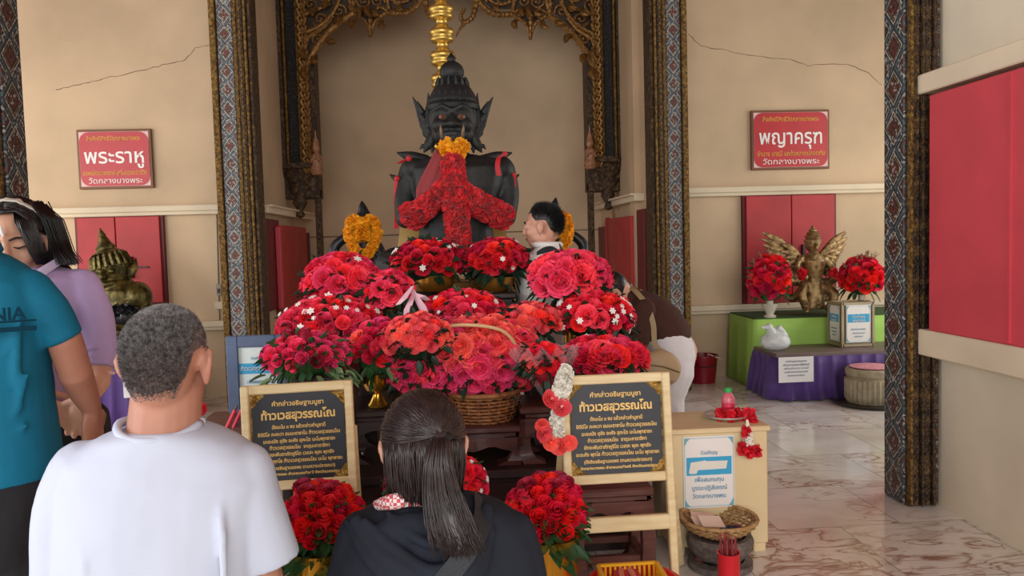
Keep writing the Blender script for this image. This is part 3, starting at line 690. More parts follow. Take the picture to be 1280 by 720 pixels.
# ---------------------------------------------------------------- bouquets, back to front
def stand(root, cx, Y, z0, z1, r=.05):
    b = MB(); c = P(cx, 360, Y); b.lathe([(r*1.3, z0), (r*1.3, z0+.015), (r*.6, z0+.04), (r*.5, z1-.05), (r*1.2, z1)], (c.x, c.y, 0), 18); b.build('vase', GOLDB, root)
G1 = None
t, c, ra = arrangement('rose_bouquet', 'crimson rose bouquet in a gold bowl below the statue, left of two', (536, 328, 46, 29), 4.42, True, (('open', 'crimson', 4), ('cup', 'red', 2), ('cup', 'coral', .5)), 10, 44, .9, lilies=7, lilypx=6, leaf=LEAFD, ground=zb1); golden_bowl(t, 544, 344, 364, 24, 4.42, GOLDB, foot=False)
t, c, ra = arrangement('rose_bouquet', 'crimson rose bouquet in a gold bowl below the statue, right of two', (621, 327, 41, 28), 4.42, True, (('open', 'crimson', 4), ('cup', 'red', 2), ('cup', 'coral', .4)), 10.5, 42, .9, lilies=7, lilypx=6, ground=zb1); golden_bowl(t, 618, 346, 364, 25, 4.42, GOLDB, foot=False)
t, c, ra = arrangement('rose_bouquet', 'bouquet of very large rose-red roses beside the bending woman', (711, 348, 50, 34), 3.95, True, (('open', 'rose', 5), ('open', 'red', 1)), 17.5, 30, .9, leaf=LEAFD, leaves=50, ground=zb3); stand(t, 711, 3.95, zb3, c.z-.06)
t, c, ra = arrangement('rose_bouquet', 'rose bouquet with many white lilies on the right of the altar', (742, 397, 50, 32), 3.84, True, (('cup', 'red', 3), ('open', 'rose', 2), ('cup', 'scarlet', 1)), 13, 40, .9, lilies=20, lilypx=8, ground=zb3); stand(t, 742, 3.84, zb3, c.z-.05)
t, c, ra = arrangement('rose_bouquet', 'low bouquet of wide red roses just above the right blackboard', (754, 446, 53, 25), 3.66, True, (('open', 'rose', 3), ('open', 'red', 3), ('cup', 'red', 2)), 16, 34, .9, leaf=LEAFD, leaves=70, ground=zt3); stand(t, 754, 3.66, zt3, c.z-.04)
t, c, ra = arrangement('rose_bouquet', 'tall bouquet of rose-red roses topmost on the left pile', (428, 358, 48, 40), 3.95, True, (('open', 'rose', 4), ('open', 'red', 2)), 14, 46, .9, lilies=3, leaf=LEAFD, ground=zb2); stand(t, 428, 3.95, zb2, c.z-.06)
t, c, ra = arrangement('rose_bouquet', 'small red rose bunch with a pink ribbon bow', (484, 366, 32, 26), 3.86, True, (('open', 'red', 3), ('open', 'rose', 3)), 13, 24, .9, leaf=LEAFD, ground=zb2); stand(t, 484, 3.86, zb2, c.z-.05)
b = MB(); a = P(516, 366, 3.66)
for (dx, dz, L, an) in ((-.03, .02, .16, 1.0), (.03, 0, .15, 1.9), (0, .03, .10, 2.6), (-.02, .0, .09, .4)):
    q = [a+Vector((dx*.2, 0, dz)), a+Vector((math.cos(an)*L*.5, -.03, -abs(math.sin(an))*L*.5)), a+Vector((math.cos(an)*L*.8, -.01, -abs(math.sin(an))*L))]
    b.ribbon(q, [.02, .045, .03], (.8, -.6, .2), .002)
b.build('ribbon_bow', mat('pink_ribbon', (226, 178, 190), .4, sheen=.3), t)
t, c, ra = arrangement('rose_bouquet', 'rose-red bouquet with white star flowers in the middle of the left pile', (413, 408, 66, 36), 3.78, True, (('cup', 'rose', 4), ('open', 'rose', 2), ('cup', 'red', 1)), 12, 62, .8, lilies=16, lilypx=7, ground=zb2); stand(t, 413, 3.78, zb2, c.z-.05)
t, c, ra = arrangement('rosebud_bouquet', 'deep pink rosebud bouquet with pale leaves, lowest on the left', (384, 446, 54, 29), 3.31, True, (('cup', 'pink', 4), ('bud', 'maroon', 1), ('cup', 'rose', 2)), 11, 46, .8, leaf=LEAFM, leaves=90, pale=16, ground=zb2-.04); golden_bowl(t, 388, 462, 473, 22, 3.33, GOLDM, foot=False)
t, c, ra = arrangement('rosebud_bouquet', 'pink and red rosebud bouquet standing in the golden footed bowl', (474, 438, 48, 38), 3.66, True, (('cup', 'pink', 3), ('cup', 'red', 2), ('cup', 'rose', 2), ('carn', 'coral', 1)), 11, 50, .8, leaf=LEAFM, leaves=90, pale=14, ground=P(470, 508, 3.7).z); golden_bowl(t, 471, 466, 508, 19, 3.68, GOLDM)
t, c, ra = arrangement('rose_bouquet', 'bright red bouquet with white specks behind the big basket', (578, 390, 50, 26), 3.88, True, (('cup', 'rose', 3), ('cup', 'scarlet', 2), ('cup', 'red', 2)), 12, 44, .8, lilies=8, lilypx=6, ground=P(578, 470, 3.88).z); stand(t, 578, 3.88, P(578, 470, 3.88).z, c.z-.04)
t, c, ra = arrangement('carnation_bouquet', 'coral carnation bunch at the back of the basket', (664, 404, 40, 26), 3.8, True, (('carn', 'coral', 5), ('carn', 'red', 2)), 10, 42, .8, ground=P(664, 480, 3.8).z); stand(t, 664, 3.8, P(664, 480, 3.8).z, c.z-.04)
# big basket
WICK = mat('wicker', (172, 112, 66), .6, alt=(112, 64, 34), vscale=24, bump=.3, bscale=80); WICKD = mat('wicker_brown', (150, 92, 54), .6, alt=(96, 56, 34), vscale=30, bump=.2)
def wicker_bowl(parent, name, c, r0, r1, h, m, rows=10, n=44, rim=.012, sy=1.0):
    b = MB()
    for j in range(rows+1):
        t = j/rows; r = r0+(r1-r0)*math.sin(t*PI/2)**.8; z = h*t; rings = []
        pts = [Vector((c.x+(r+.006*(1 if (i+j) % 2 else -1))*math.cos(2*PI*i/n), c.y+sy*(r+.006*(1 if (i+j) % 2 else -1))*math.sin(2*PI*i/n), c.z+z)) for i in range(n)]
        hh = h/rows*.46
        b.loft([[p+Vector((0, 0, -hh)), p+(p-Vector((c.x, c.y, p.z))).normalized()*.004, p+Vector((0, 0, hh)), p-(p-Vector((c.x, c.y, p.z))).normalized()*.004] for p in pts], closed=True)
    for i in range(0, n, 2):
        a = 2*PI*i/n; b.tube([Vector((c.x+(r0+(r1-r0)*math.sin(t*PI/8)**.8)*math.cos(a), c.y+sy*(r0+(r1-r0)*math.sin(t*PI/8)**.8)*math.sin(a), c.z+h*t/4)) for t in range(5)], .005, 5)
    b.lathe([(.001, .0), (r0, .0), (r0, .012), (.001, .012)], c, 30, 1, sy)
    o = b.build(name, m, parent, smooth=True)
    b = MB(); pts = [Vector((c.x+r1*1.02*math.cos(2*PI*i/n), c.y+sy*r1*1.02*math.sin(2*PI*i/n), c.z+h)) for i in range(n+1)]
    b.tube(pts, [rim*(1+.15*(i % 2)) for i in range(n+1)], 6, rounded=False); b.build('rim', m, o if parent is None else parent, smooth=True); return o
Yb = 3.66; cb = P(604, 530, Yb); 
t, c, ra = arrangement('flower_basket', 'huge wicker basket heaped with coral and pink roses at the altar centre', (592, 449, 92, 55), Yb, True, (('open', 'pink', 1), ('open', 'rose', 2), ('open', 'coral', 2)), 14, 112, .52, leaf=LEAFD, leaves=60, lo=-.62, ground=cb.z,
    bias=lambda p, col: ('coral' if p.z > .25 and R.random() < .8 else ('pink' if p.z < -.05 and R.random() < .75 else col)))
wicker_bowl(t, 'basket', cb, .12, .17, .16, WICK)
b = MB(); hp = [P(x, y, Yb, dy) for x, y, dy in spline([(512, 440, -.1), (528, 416, -.12), (560, 404, -.14), (590, 402, -.16), (618, 406, -.16), (634, 416, -.14), (650, 440, -.1)], 5)]; b.tube(hp, .008, 8); b.build('handle', mat('pale_cane', (216, 176, 130), .5), t)
# coral bunch set into the basket front left
t, c, ra = arrangement('carnation_bouquet', 'coral carnation bunch leaning on the left side of the basket', (522, 424, 44, 32), 3.5, True, (('carn', 'coral', 5), ('carn', 'red', 1)), 9.5, 58, .6, ground=P(522, 500, 3.62).z, leaf=LEAFD)
t, c, ra = arrangement('rose_bouquet', 'deep pink roses leaning on the basket under the coral carnations', (522, 468, 36, 30), 3.56, True, (('open', 'pink', 4), ('open', 'rose', 2)), 13, 34, .6, leaf=LEAFD, ground=P(522, 508, 3.62).z); b = MB(); b.lathe([(.05, 0), (.06, .01), (.04, .03), (.08, .08)], (c.x, c.y, P(522, 511, 3.62).z), 16); b.build('vase', GOLDB, t)
# wrapped bunch on the right
Yw = 3.42
t, c, ra = arrangement('wrapped_bouquet', 'coral rose bunch in a clear plastic cone with white ribbon', (680, 452, 26, 23), Yw, True, (('carn', 'scarlet', 3), ('carn', 'coral', 3)), 11, 26, .8, ground=P(690, 506, 3.58).z)
PLAS = mat('clear_plastic', (235, 225, 228), .08, alpha=.22, spec=.9, bump=.6, bscale=20)
b = MB(); tip = Vector((P(692, 506, 3.56).x, 3.58, P(692, 506, 3.56).z)); rings = []
for j in range(8):
    q = j/7; cc = tip.lerp(c+Vector((0, 0, .06)), q); r = .012+.135*q**.8
    rings.append([cc+Vector((r*(1+.1*math.sin(i*5+j))*math.cos(2*PI*i/26), .8*r*(1+.1*math.sin(i*5+j))*math.sin(2*PI*i/26), .03*q*math.sin(i*3.1))) for i in range(26)])
b.loft(rings, cap=False); b.build('plastic_wrap', PLAS, t, smooth=True)
b = MB(); b.tube([c-Vector((0, 0, .04)), tip+Vector((0, 0, .012))], [.05, .012], 8); b.build('stem_bundle', mat('red_paper', (170, 40, 54), .6), t)
# two front vases of rosebuds on the floor side
for (cx, cy, lab) in ((404, 652, 'tall bunch of scarlet rosebuds under the left blackboard'), (683, 644, 'tall bunch of scarlet rosebuds under the right blackboard')):
    Yv = 2.72
    t, c, ra = arrangement('rosebud_vase', lab, (cx, cy, 44, 42), Yv, True, (('bud', 'scarlet', 6), ('bud', 'red', 2)), 15, 40, .9, leaf=LEAFM, leaves=90, leafpx=22, lo=-.35, ground=0, upright=.7)
    b = MB(); b.lathe([(.09, 0), (.1, .02), (.06, .06), (.07, .14), (.11, .26), (.1, .34), (.12, .38), (.1, .38), (.08, .3)], (c.x, c.y, 0), 24); b.build('vase', GOLDM, t)
    b = MB(); 
    for _ in range(70):
        a = R.uniform(0, 6.28); leaf_into(b, (c.x+.06*math.cos(a), c.y+.06*math.sin(a), R.uniform(.3, c.z-.02)), (math.cos(a), math.sin(a), R.uniform(-.6, .8)), .1, .05, R.uniform(-1, 1))
    b.tube([(c.x, c.y, .25), c], [.06, .07], 10); b.build('stems_and_leaves', LEAFM, t, smooth=True)
    for k in range(6): 
        place_rose(t, rose_mesh('carn', 'maroon', k % 2), c+Vector((R.uniform(-.08, .09), R.uniform(-.05, .06), ra.z*.9)), (R.uniform(-.4, .4), -.4, 1), .036, 'carnation')
# low flowers behind the seated girl's head
t, c, ra = arrangement('rose_bouquet', 'red roses with tiny white blossoms low behind the ponytailed head', (545, 604, 64, 40), 2.9, True, (('cup', 'red', 3), ('open', 'scarlet', 3)), 14, 46, .7, leaf=LEAFM, lilies=26, lilypx=5, ground=0); 
b = MB(); b.lathe([(.1, 0), (.11, .02), (.07, .08), (.1, .2), (.13, .34), (.11, .34)], (c.x, c.y, 0), 20); b.tube([(c.x, c.y, .28), c], [.07, .08], 10); b.build('vase', GOLDM, t)
# ================================================================ THE GREAT STATUE
SY = 4.9
BRONZE = mat('black_green_bronze', (27, 31, 31), .55, .1, var=.4, vscale=14, bump=.25, bscale=40)
def T(b, pts, rpx, Y, n=12, flat=1.0, step=0, up=None, rd=True):
    if flat < 1 and up is None: up = (0, 1, 0)
    """tube through (px, py, depth offset) points with radii in photo pixels at depth Y."""
    if step: 
        k = len(pts); rad = rpx if isinstance(rpx, (list, tuple)) else [rpx]*k
        q = spline([tuple(p)+(r,) for p, r in zip([tuple(p) if len(p) == 3 else tuple(p)+(0,) for p in pts], rad)], step); pts = [p[:3] for p in q]; rpx = [p[3] for p in q]
    w = [P(p[0], p[1], Y, p[2] if len(p) > 2 else 0) for p in pts]; rr = [r*Y/1000 for r in rpx] if isinstance(rpx, (list, tuple)) else rpx*Y/1000
    b.tube(w, rr, n, flat, up, rd)
def E(b, x, y, Y, rx, rz, ry, dy=0, rot=None, nu=18, nv=12):
    k = Y/1000; b.ell(P(x, y, Y, dy), (rx*k, ry, rz*k), rot, nu, nv)
def fluff(b, pts, r, n, size, rnd=R):
    """fluffy garland: petals standing off a path; pts world points, r radius (number or list)."""
    pts = [Vector(p) for p in pts]; m = len(pts)-1
    for _ in range(n):
        t = rnd.random()*m; i = min(int(t), m-1); f = t-i; c = pts[i].lerp(pts[i+1], f); tg = (pts[i+1]-pts[i]).normalized()
        d = Vector((rnd.gauss(0, 1), rnd.gauss(0, 1), rnd.gauss(0, 1))); d = (d-tg*d.dot(tg)); d = d.normalized() if d.length > .01 else Vector((0, -1, 0))
        rr = (r if isinstance(r, (int, float)) else r[i]+(r[i+1]-r[i])*f)*rnd.uniform(.75, 1.05); o = c+d*rr; s = size*rnd.uniform(.7, 1.3)
        a = (tg*rnd.uniform(-1, 1)+d.cross(tg)*rnd.uniform(-1, 1)); a = a.normalized(); e = (d+a*rnd.uniform(-.6, .6)).normalized(); q = e.cross(a).normalized()
        v = [b.v(o-q*s*.5-e*s*.4), b.v(o+q*s*.5-e*s*.4), b.v(o+q*s*.45+e*s*.5+a*s*.3), b.v(o-q*s*.45+e*s*.5+a*s*.3)]; b.face(v)
b0 = P(567, 300, SY)
statue = thing('guardian_statue', (b0.x, SY+.1, 0), 'dark bronze guardian giant statue with a tall crown and hands at its chest', 'statue')
b = MB()
# torso, shoulders, arms bent to the chest, thighs crossed below
def sect(y, xl, xr, ry, dy=0, n=24, p=2.6, Y=SY):
    a, c = P(xl, y, Y, dy), P(xr, y, Y, dy); m = (a+c)/2; rx = (c-a).length/2; out = []
    for i in range(n):
        t = 2*PI*i/n; cc, ss = math.cos(t), math.sin(t); out.append(m+Vector((rx*math.copysign(abs(cc)**(2/p), cc), ry*math.copysign(abs(ss)**(2/p), ss), 0)))
    return out
b.loft([sect(340, 520, 622, .17), sect(315, 518, 622, .18), sect(290, 524, 616, .17), sect(262, 522, 620, .18), sect(235, 516, 628, .2), sect(212, 514, 630, .19), sect(200, 522, 622, .15), sect(194, 545, 592, .09)])
E(b, 518, 212, SY, 17, 17, .1); E(b, 626, 212, SY, 17, 17, .1)
T(b, [(515, 212, 0), (507, 245, -.02), (508, 274, -.08)], [15, 15, 12], SY, step=3); T(b, [(629, 212, 0), (634, 242, -.02), (632, 272, -.08)], [15, 15, 12], SY, step=3)
T(b, [(508, 274, -.08), (535, 262, -.2), (562, 240, -.27)], [12, 10, 8], SY, step=3); T(b, [(632, 272, -.08), (604, 262, -.2), (573, 240, -.27)], [12, 10, 8], SY, step=3)
E(b, 567, 236, SY, 12, 12, .05, -.28)
T(b, [(566, 205, 0), (566, 180, 0)], [19, 20], SY)
T(b, [(520, 325, -.05), (490, 330, -.25), (540, 338, -.4)], [20, 18, 13], SY, step=3); T(b, [(620, 322, -.05), (648, 326, -.25), (595, 336, -.4)], [20, 18, 13], SY, step=3)
# head
E(b, 566, 148, SY, 31, 32, .155); E(b, 566, 168, SY, 27, 18, .13, -.03)
for sx in (-1, 1):
    E(b, 565+sx*14, 160, SY, 11, 9, .05, -.12); T(b, [(565+sx*3, 142, -.15), (565+sx*12, 137, -.15), (565+sx*24, 141, -.1)], [3, 3.5, 2], SY, 8)
    E(b, 565+sx*5.5, 160, SY, 4, 3.5, .03, -.17); T(b, [(565+sx*3, 171, -.165), (565+sx*13, 172, -.14), (565+sx*20, 167, -.1)], [3.2, 3.2, 1.5], SY, 8)
T(b, [(565, 144, -.14), (565, 154, -.17), (565, 160, -.18)], [3, 4, 5], SY, 8); T(b, [(553, 177, -.14), (565, 180, -.16), (577, 176, -.14)], 3.2, SY, 8)
E(b, 565, 184, SY, 12, 5, .06, -.08)
solid(b, 'body', BRONZE, statue, .010, 3)
# eyes
for x in (553.5, 576.5):
    b = MB(); E(b, x, 151, SY, 4.6, 3.6, .022, -.145); e = b.build('eye', mat('old_ivory', (120, 96, 74), .35), statue, smooth=True)
    b = MB(); E(b, x, 151, SY, 2.4, 2.4, .012, -.16); b.build('pupil', mat('eye_rust', (96, 36, 22), .3), e, smooth=True)
for sx in (-1, 1):
    b = MB(); T(b, [(565+sx*12, 174, -.15), (565+sx*13.5, 166, -.17), (565+sx*14, 161, -.165)], [2.2, 1.8, .6], SY, 8); b.build('fang', mat('old_ivory', (150, 136, 110), .4), statue, smooth=True)
# crown in tiers
b = MB(); c = P(566, 130, SY); k = SY/1000; z = lambda y: P(566, y, SY).z-c.z
prof = [(31, 138), (32.5, 133), (29, 128.5), (30, 126), (28, 120), (24, 113), (20, 107), (17, 104), (19, 101.5), (17, 99), (13, 97.5), (15, 94), (15, 88), (13, 83), (9, 79), (5, 77), (5, 75), (6, 73), (4, 70.5), (1, 66)]
b.lathe([(r*k, z(y)) for r, y in prof], (c.x, SY, c.z), 32)
for ring, yy, n in ((27, 125, 20), (19, 106, 14)):
    for i in range(n):
        a = 2*PI*i/n; p = Vector((c.x+ring*k*math.cos(a), SY+ring*k*math.sin(a), P(566, yy, SY).z)); b.tube([p-Vector((0, 0, .02)), p+Vector((0, 0, .01)), p*1+Vector((-.006*math.cos(a), 0, .04))], [.013, .010, .003], 6)
b.build('crown', BRONZE, statue, smooth='angle')
for sx in (-1, 1):
    b = MB(); X = lambda x: 566+sx*(566-x)
    T(b, [(X(541), 174, 0), (X(533), 158, .02), (X(526), 141, .03), (X(515.5), 120, .03)], [6, 7, 5, .6], SY, 8, .5, 4, (0, 1, 0))
    T(b, [(X(537), 158, 0), (X(535), 142, .02), (X(536), 130, .02), (X(535), 115, .02)], [4, 4.5, 3.2, .5], SY, 8, .5, 4)
    for (x, y, x2, y2) in ((530, 150, 521, 136), (533, 160, 524, 150), (535, 168, 528, 162), (527, 140, 522, 126)): T(b, [(X(x), y, .02), (X((x+x2)/2-1), (y+y2)/2, .02), (X(x2), y2, .02)], [5, 4, .5], SY, 7, .5)
    T(b, [(X(541), 170, -.02), (X(537), 180, -.02), (X(534), 184, -.02), (X(530), 191, -.02)], [5.5, 6.5, 5, .8], SY, 8, .6, 3)
    T(b, [(X(538), 182, -.02), (X(541), 187, -.02), (X(540), 192, -.02)], [3, 3, .7], SY, 7, .6); T(b, [(X(534), 182, -.02), (X(528), 183, -.02), (X(525), 187, -.02)], [3, 2.5, .7], SY, 7, .6)
    b.build('ear_ornament', BRONZE, statue, smooth=True)
# shoulder flares
b = MB()
for sx in (-1, 1):
    X = lambda x: 568+sx*(568-x)
    T(b, [(X(532), 203, -.02), (X(514), 197, -.04), (X(497), 192, -.04)], [9, 7, 1], SY, 8, .6, 3); T(b, [(X(514), 236, -.02), (X(502), 228, -.04), (X(488), 219, -.04)], [8, 6, 1], SY, 8, .6, 3)
    for yy in (258, 264): T(b, [(X(497), yy, 0), (X(506), yy+2, -.12), (X(520), yy+3, -.06)], [2.5, 3, 2.5], SY, 8)
b.build('armour_flare', BRONZE, statue, smooth=True)
# maroon sash
SASH = mat('maroon_sash', (150, 54, 58), .7, bump=.3, bscale=16)
b = MB(); rows = []
for i in range(9):
    t = i/8; y = 190+80*t; xl = 548-25*min(1, t*1.7); xr = 562-20*t*t+3; rr = []
    for j in range(9):
        s = j/8; x = xl+(xr-xl)*s; rr.append(P(x, y, SY, -.205-.03*math.sin(PI*min(1, max(0, (x-505)/125)))-.010*math.cos(j*2.1)+ .05*(1-t)*(1-t)))
    rows.append(rr)
b.grid(lambda u, v: rows[int(round(u*8))][int(round(v*8))], 8, 8); o = b.build('sash', SASH, statue, smooth=True); md = o.modifiers.new('t', 'SOLIDIFY'); md.thickness = .012
# throne
GOLDP = mat('pale_gold_cloth', (206, 168, 96), .6, var=.1)
b = MB(); zz = P(567, 352, SY).z; cx = P(567, 330, SY).x
b.lathe([(.5, 0), (.5, .08), (.44, .12), (.4, .3), (.37, .4), (.4, .55), (.46, .7), (.47, .8), (.4, zz-.12), (.46, zz-.05), (.46, zz)], (cx, SY+.08, 0), 4+24, 1, .58)
th = thing('throne', (cx, SY+.08, 0), 'gold throne under the dark guardian statue, mostly behind bouquets', 'pedestal'); b.build('seat', mat('dull_gold_throne', (150, 104, 40), .45, .4, bump=.3), th, smooth='angle')
b = MB(); pr = [(496, 316), (502, 272), (512, 250), (622, 250), (629, 270), (637, 316)]; b.prism([(P(x, y, SY+.28).x, P(x, y, SY+.28).z) for x, y in pr], (0, SY+.32, 0), (1, 0, 0), (0, 0, 1), .05)
b.build('back_panel', GOLDP, th)
# red fluffy garlands on the statue
REDG = mat('red_feather_garland', (206, 26, 36), .7, var=.25, vscale=30, sheen=.2); ORG = mat('marigold', (244, 166, 16), .7, var=.15, vscale=40)
b = MB()
w = lambda pts: [P(x, y, SY, d) for x, y, d in spline(pts, 4)]
fluff(b, w([(566, 208, -.26), (567, 230, -.33), (568, 246, -.36), (570, 272, -.36), (573, 306, -.34)]), .058, 1500, .034); fluff(b, w([(514, 272, -.13), (530, 264, -.22), (548, 250, -.3), (562, 238, -.33)]), [.075, .07, .06, .055, .055, .055, .05, .05, .05, .05, .05, .05, .05], 1300, .034); fluff(b, w([(628, 272, -.13), (612, 266, -.22), (592, 256, -.3), (574, 246, -.33)]), .064, 1300, .034)
for pts, r in (([(566, 208, -.26), (568, 246, -.36), (573, 306, -.34)], .05), ([(514, 272, -.13), (562, 238, -.33)], .05), ([(628, 272, -.13), (574, 246, -.33)], .05)): b.tube([P(x, y, SY, d) for x, y, d in pts], r, 8)
tag(b.build('red_garland', REDG, None, smooth=False), 'fluffy red garland draped over the forearms and chest of the dark statue', 'garland')
b = MB(); fluff(b, w([(556, 186, -.17), (562, 194, -.22), (567, 199, -.25), (572, 194, -.22), (578, 186, -.17)]), .04, 900, .024); b.tube([P(x, y, SY, d) for x, y, d in spline([(556, 186, -.17), (567, 199, -.25), (578, 186, -.17)], 4)], .034, 8)
tag(b.build('marigold_garland', ORG, None, smooth=False), 'orange marigold garland around the neck of the dark statue', 'garland')
RIB = mat('red_ribbon', (196, 24, 34), .5, sheen=.2)
for nm, pts, wd, lab in (('r', [(497, 224, -.05), (496, 244, -.06), (497, 266, -.06), (496, 286, -.05)], .03, 'red ribbon hanging from the lower shoulder flare on the statue\'s niche-left side'), ('r', [(641, 220, -.05), (640, 236, -.07), (637, 250, -.07), (640, 266, -.06)], .034, 'red ribbon hanging from the lower shoulder flare beside the kneeling man'),
                        ('r', [(630, 194, -.06), (622, 200, -.13), (620, 212, -.15), (622, 222, -.15)], .03, 'short red ribbon on the upper shoulder flare toward the kneeling man'), ('r', [(512, 200, -.08), (505, 203, -.1), (500, 206, -.09)], .03, 'short red ribbon tied to the upper flare opposite the kneeling man')):
    b = MB(); b.ribbon([P(x, y, SY, d) for x, y, d in spline(pts, 3)], wd, (1, .2, .1), .004); b.ell(P(*pts[0][:2], SY, pts[0][2]), .018, nu=8, nv=6); tag(b.build('ribbon', RIB, None), lab, 'ribbon')
for (xa, xb, y) in ((505, 524, 256), (612, 634, 254)):
    pass
# golden tiered pole behind the crown
px_, PY = 553, 5.6; c = P(553, 60, PY); b = MB(); prof = []; zz = .9
while zz < 4.6:
    prof += [(.045, zz), (.075, zz+.012), (.085, zz+.03), (.07, zz+.048), (.078, zz+.056), (.09, zz+.075), (.075, zz+.098), (.045, zz+.11), (.04, zz+.15)]; zz += .155
b.lathe(prof, (c.x, PY, 0), 24); pole = thing('umbrella_pole', (c.x, PY, 0), 'golden ringed pole of a tiered umbrella rising behind the crown', 'pole'); b.build('shaft', mat('pale_gold_pole', (208, 172, 88), .3, .8), pole, smooth=True)
b = MB(); b.lathe([(.2, 0), (.2, .05), (.12, .1), (.09, .3), (.06, .5), (.05, .92)], (c.x, PY, 0), 20); b.build('base', GOLDM, pole, smooth=True)
# ---------------------------------------------------------------- dark statuettes with marigolds either side
DKS = mat('black_statue', (22, 24, 28), .4, .1)
def statuette(cx, cy, Y, lab, glab, sx=1):
    base = P(cx, cy+60, Y); t = thing('black_statuette', (base.x, Y, 0), lab, 'statue'); X = lambda x: cx+sx*x; b = MB()
    T(b, [(X(2), cy+75, .1), (X(2), cy+40, .05), (X(0), cy+10, 0)], [24, 20, 12], Y, 14); E(b, X(0), cy-8, Y, 13, 17, .06)
    T(b, [(X(0), cy-20, 0), (X(-2), cy-30, 0), (X(-3), cy-38, 0)], [8, 5, .8], Y, 10)
    T(b, [(X(-14), cy+55, .06), (X(-34), cy+40, .08), (X(-40), cy+22, .1), (X(-22), cy+8, .1), (X(-8), cy+16, .06)], [6, 7, 7, 6, 5], Y, 10, 1, 4)
    T(b, [(X(12), cy+10, .02), (X(20), cy+30, .02), (X(26), cy+60, .04), (X(24), cy+90, .06)], [6, 8, 9, 9], Y, 10, 1, 4)
    solid(b, 'body', DKS, t, .01, 3)
    b = MB(); b.box((base.x, Y+.1, (P(cx, cy+85, Y).z)/2), (.4, .34, P(cx, cy+85, Y).z), bev=.02); b.build('plinth', ROSED, t)
    b = MB(); pts = [P(X(x), cy+y, Y, d) for x, y, d in spline([(-13, -14, -.05), (-17, 3, -.09), (-10, 22, -.12), (2, 31, -.13), (13, 20, -.12), (18, 2, -.09), (11, -13, -.05), (0, -9, -.1), (-13, -14, -.05)], 4)]
    fluff(b, pts, .03, 1300, .02); b.tube(pts, .024, 8); fluff(b, [P(X(0), cy-4, Y, -.1), P(X(1), cy+12, Y, -.12)], .04, 300, .024)
    tag(b.build('marigold_garland', ORG, None, smooth=False), glab, 'garland')
statuette(455, 300-12, 5.45, 'black horned statuette left of the great statue', 'bright marigold garland on the black statuette above the left roses')
statuette(692, 284, 5.5, 'black statuette behind the kneeling man, mostly hidden', 'marigold garland behind the head of the man at the altar', -1)
# ================================================================ SIGNS, BOXES AND SMALL THINGS
XA, ZA = Vector((1, 0, 0)), Vector((0, 0, 1))
WHT = mat('sign_white', (240, 236, 230), .5); SGR = mat('sign_red', (186, 30, 36), .4, var=.06); SGF = mat('sign_frame_brown', (120, 74, 40), .5); YTX = mat('sign_yellow', (232, 176, 60), .5); PNK = mat('sign_corner_pink', (228, 190, 186), .5)
def rounded(w, h, c, notch=False, n=5):
    """outline with cut corners (concave when notch)."""
    o = []
    for (sx, sy, a0) in ((1, 1, 0), (-1, 1, 90), (-1, -1, 180), (1, -1, 270)):
        for i in range(n+1):
            t = math.radians(a0+90*i/n)
            if notch: x, y = sx*w/2-c*math.cos(math.radians(a0+90)-(t-math.radians(a0)))*0, 0
            o.append((sx*(w/2-c)+c*math.cos(t), sy*(h/2-c)+c*math.sin(t)))
    return o
def wall_sign(x0, x1, y0, y1, Y, title, l1, l3, l4, label):
    A = P(x0, y0, Y); B = P(x1, y1, Y); w, h = B.x-A.x, A.z-B.z; c = Vector(((A.x+B.x)/2, Y, (A.z+B.z)/2))
    t = thing('wall_sign', (c.x, Y, c.z-h/2), label, 'sign')
    b = MB(); b.box(c-Vector((0, .02, 0)), (w, .03, h), bev=.005); b.build('frame', SGF, t)
    b = MB(); b.box(c-Vector((0, .037, 0)), (w-.045, .006, h-.045)); b.build('corner_panel', PNK, t)
    b = MB(); b.prism(rounded(w-.05, h-.05, .085), c-Vector((0, .041, 0)), XA, ZA, .003); o = b.build('red_panel', SGR, t)
    f = c-Vector((0, .046, 0))
    text(title, h*.34, f-ZA*h*.07, XA, ZA, WHT, 'title_lettering', t, bold=.0022, width=w*.80)
    text(l1, h*.105, f+ZA*h*.31, XA, ZA, YTX, 'upper_lettering', t, width=w*.72)
    text(l3, h*.11, f-ZA*h*.27, XA, ZA, YTX, 'lower_lettering', t, width=w*.86)
    text(l4, h*.13, f-ZA*h*.41, XA, ZA, WHT, 'bottom_lettering', t, width=w*.72)
wall_sign(97, 194, 163, 235, WY, 'พระราหู', 'สิ่งศักดิ์สิทธิ์วัดกลางบางพระ', 'ขอพรปัดเป่าเคราะห์ เสริมดวงชะตาชีวิต', 'วัดกลางบางพระ', 'red Thai sign with a two-syllable white title above the bronze statue\'s shutters')
wall_sign(937, 1035, 139, 211, WY, 'พญาครุฑ', 'สิ่งศักดิ์สิทธิ์วัดกลางบางพระ', 'อำนาจ บารมี แคล้วคลาดปลอดภัย', 'วัดกลางบางพระ', 'red Thai sign above the winged golden statue')
PINE = mat('pale_pine', (232, 212, 166), .5, alt=(216, 190, 140), vscale=4, stretch=(1.5, 1.5, 12), bump=.05); SLATE = mat('black_panel', (32, 34, 42), .45); GTX = mat('gold_lettering', (226, 184, 104), .4, .2); GORN = carved('gold_ornament_panel', (120, 84, 30), (206, 164, 74), 90, (236, 200, 120))
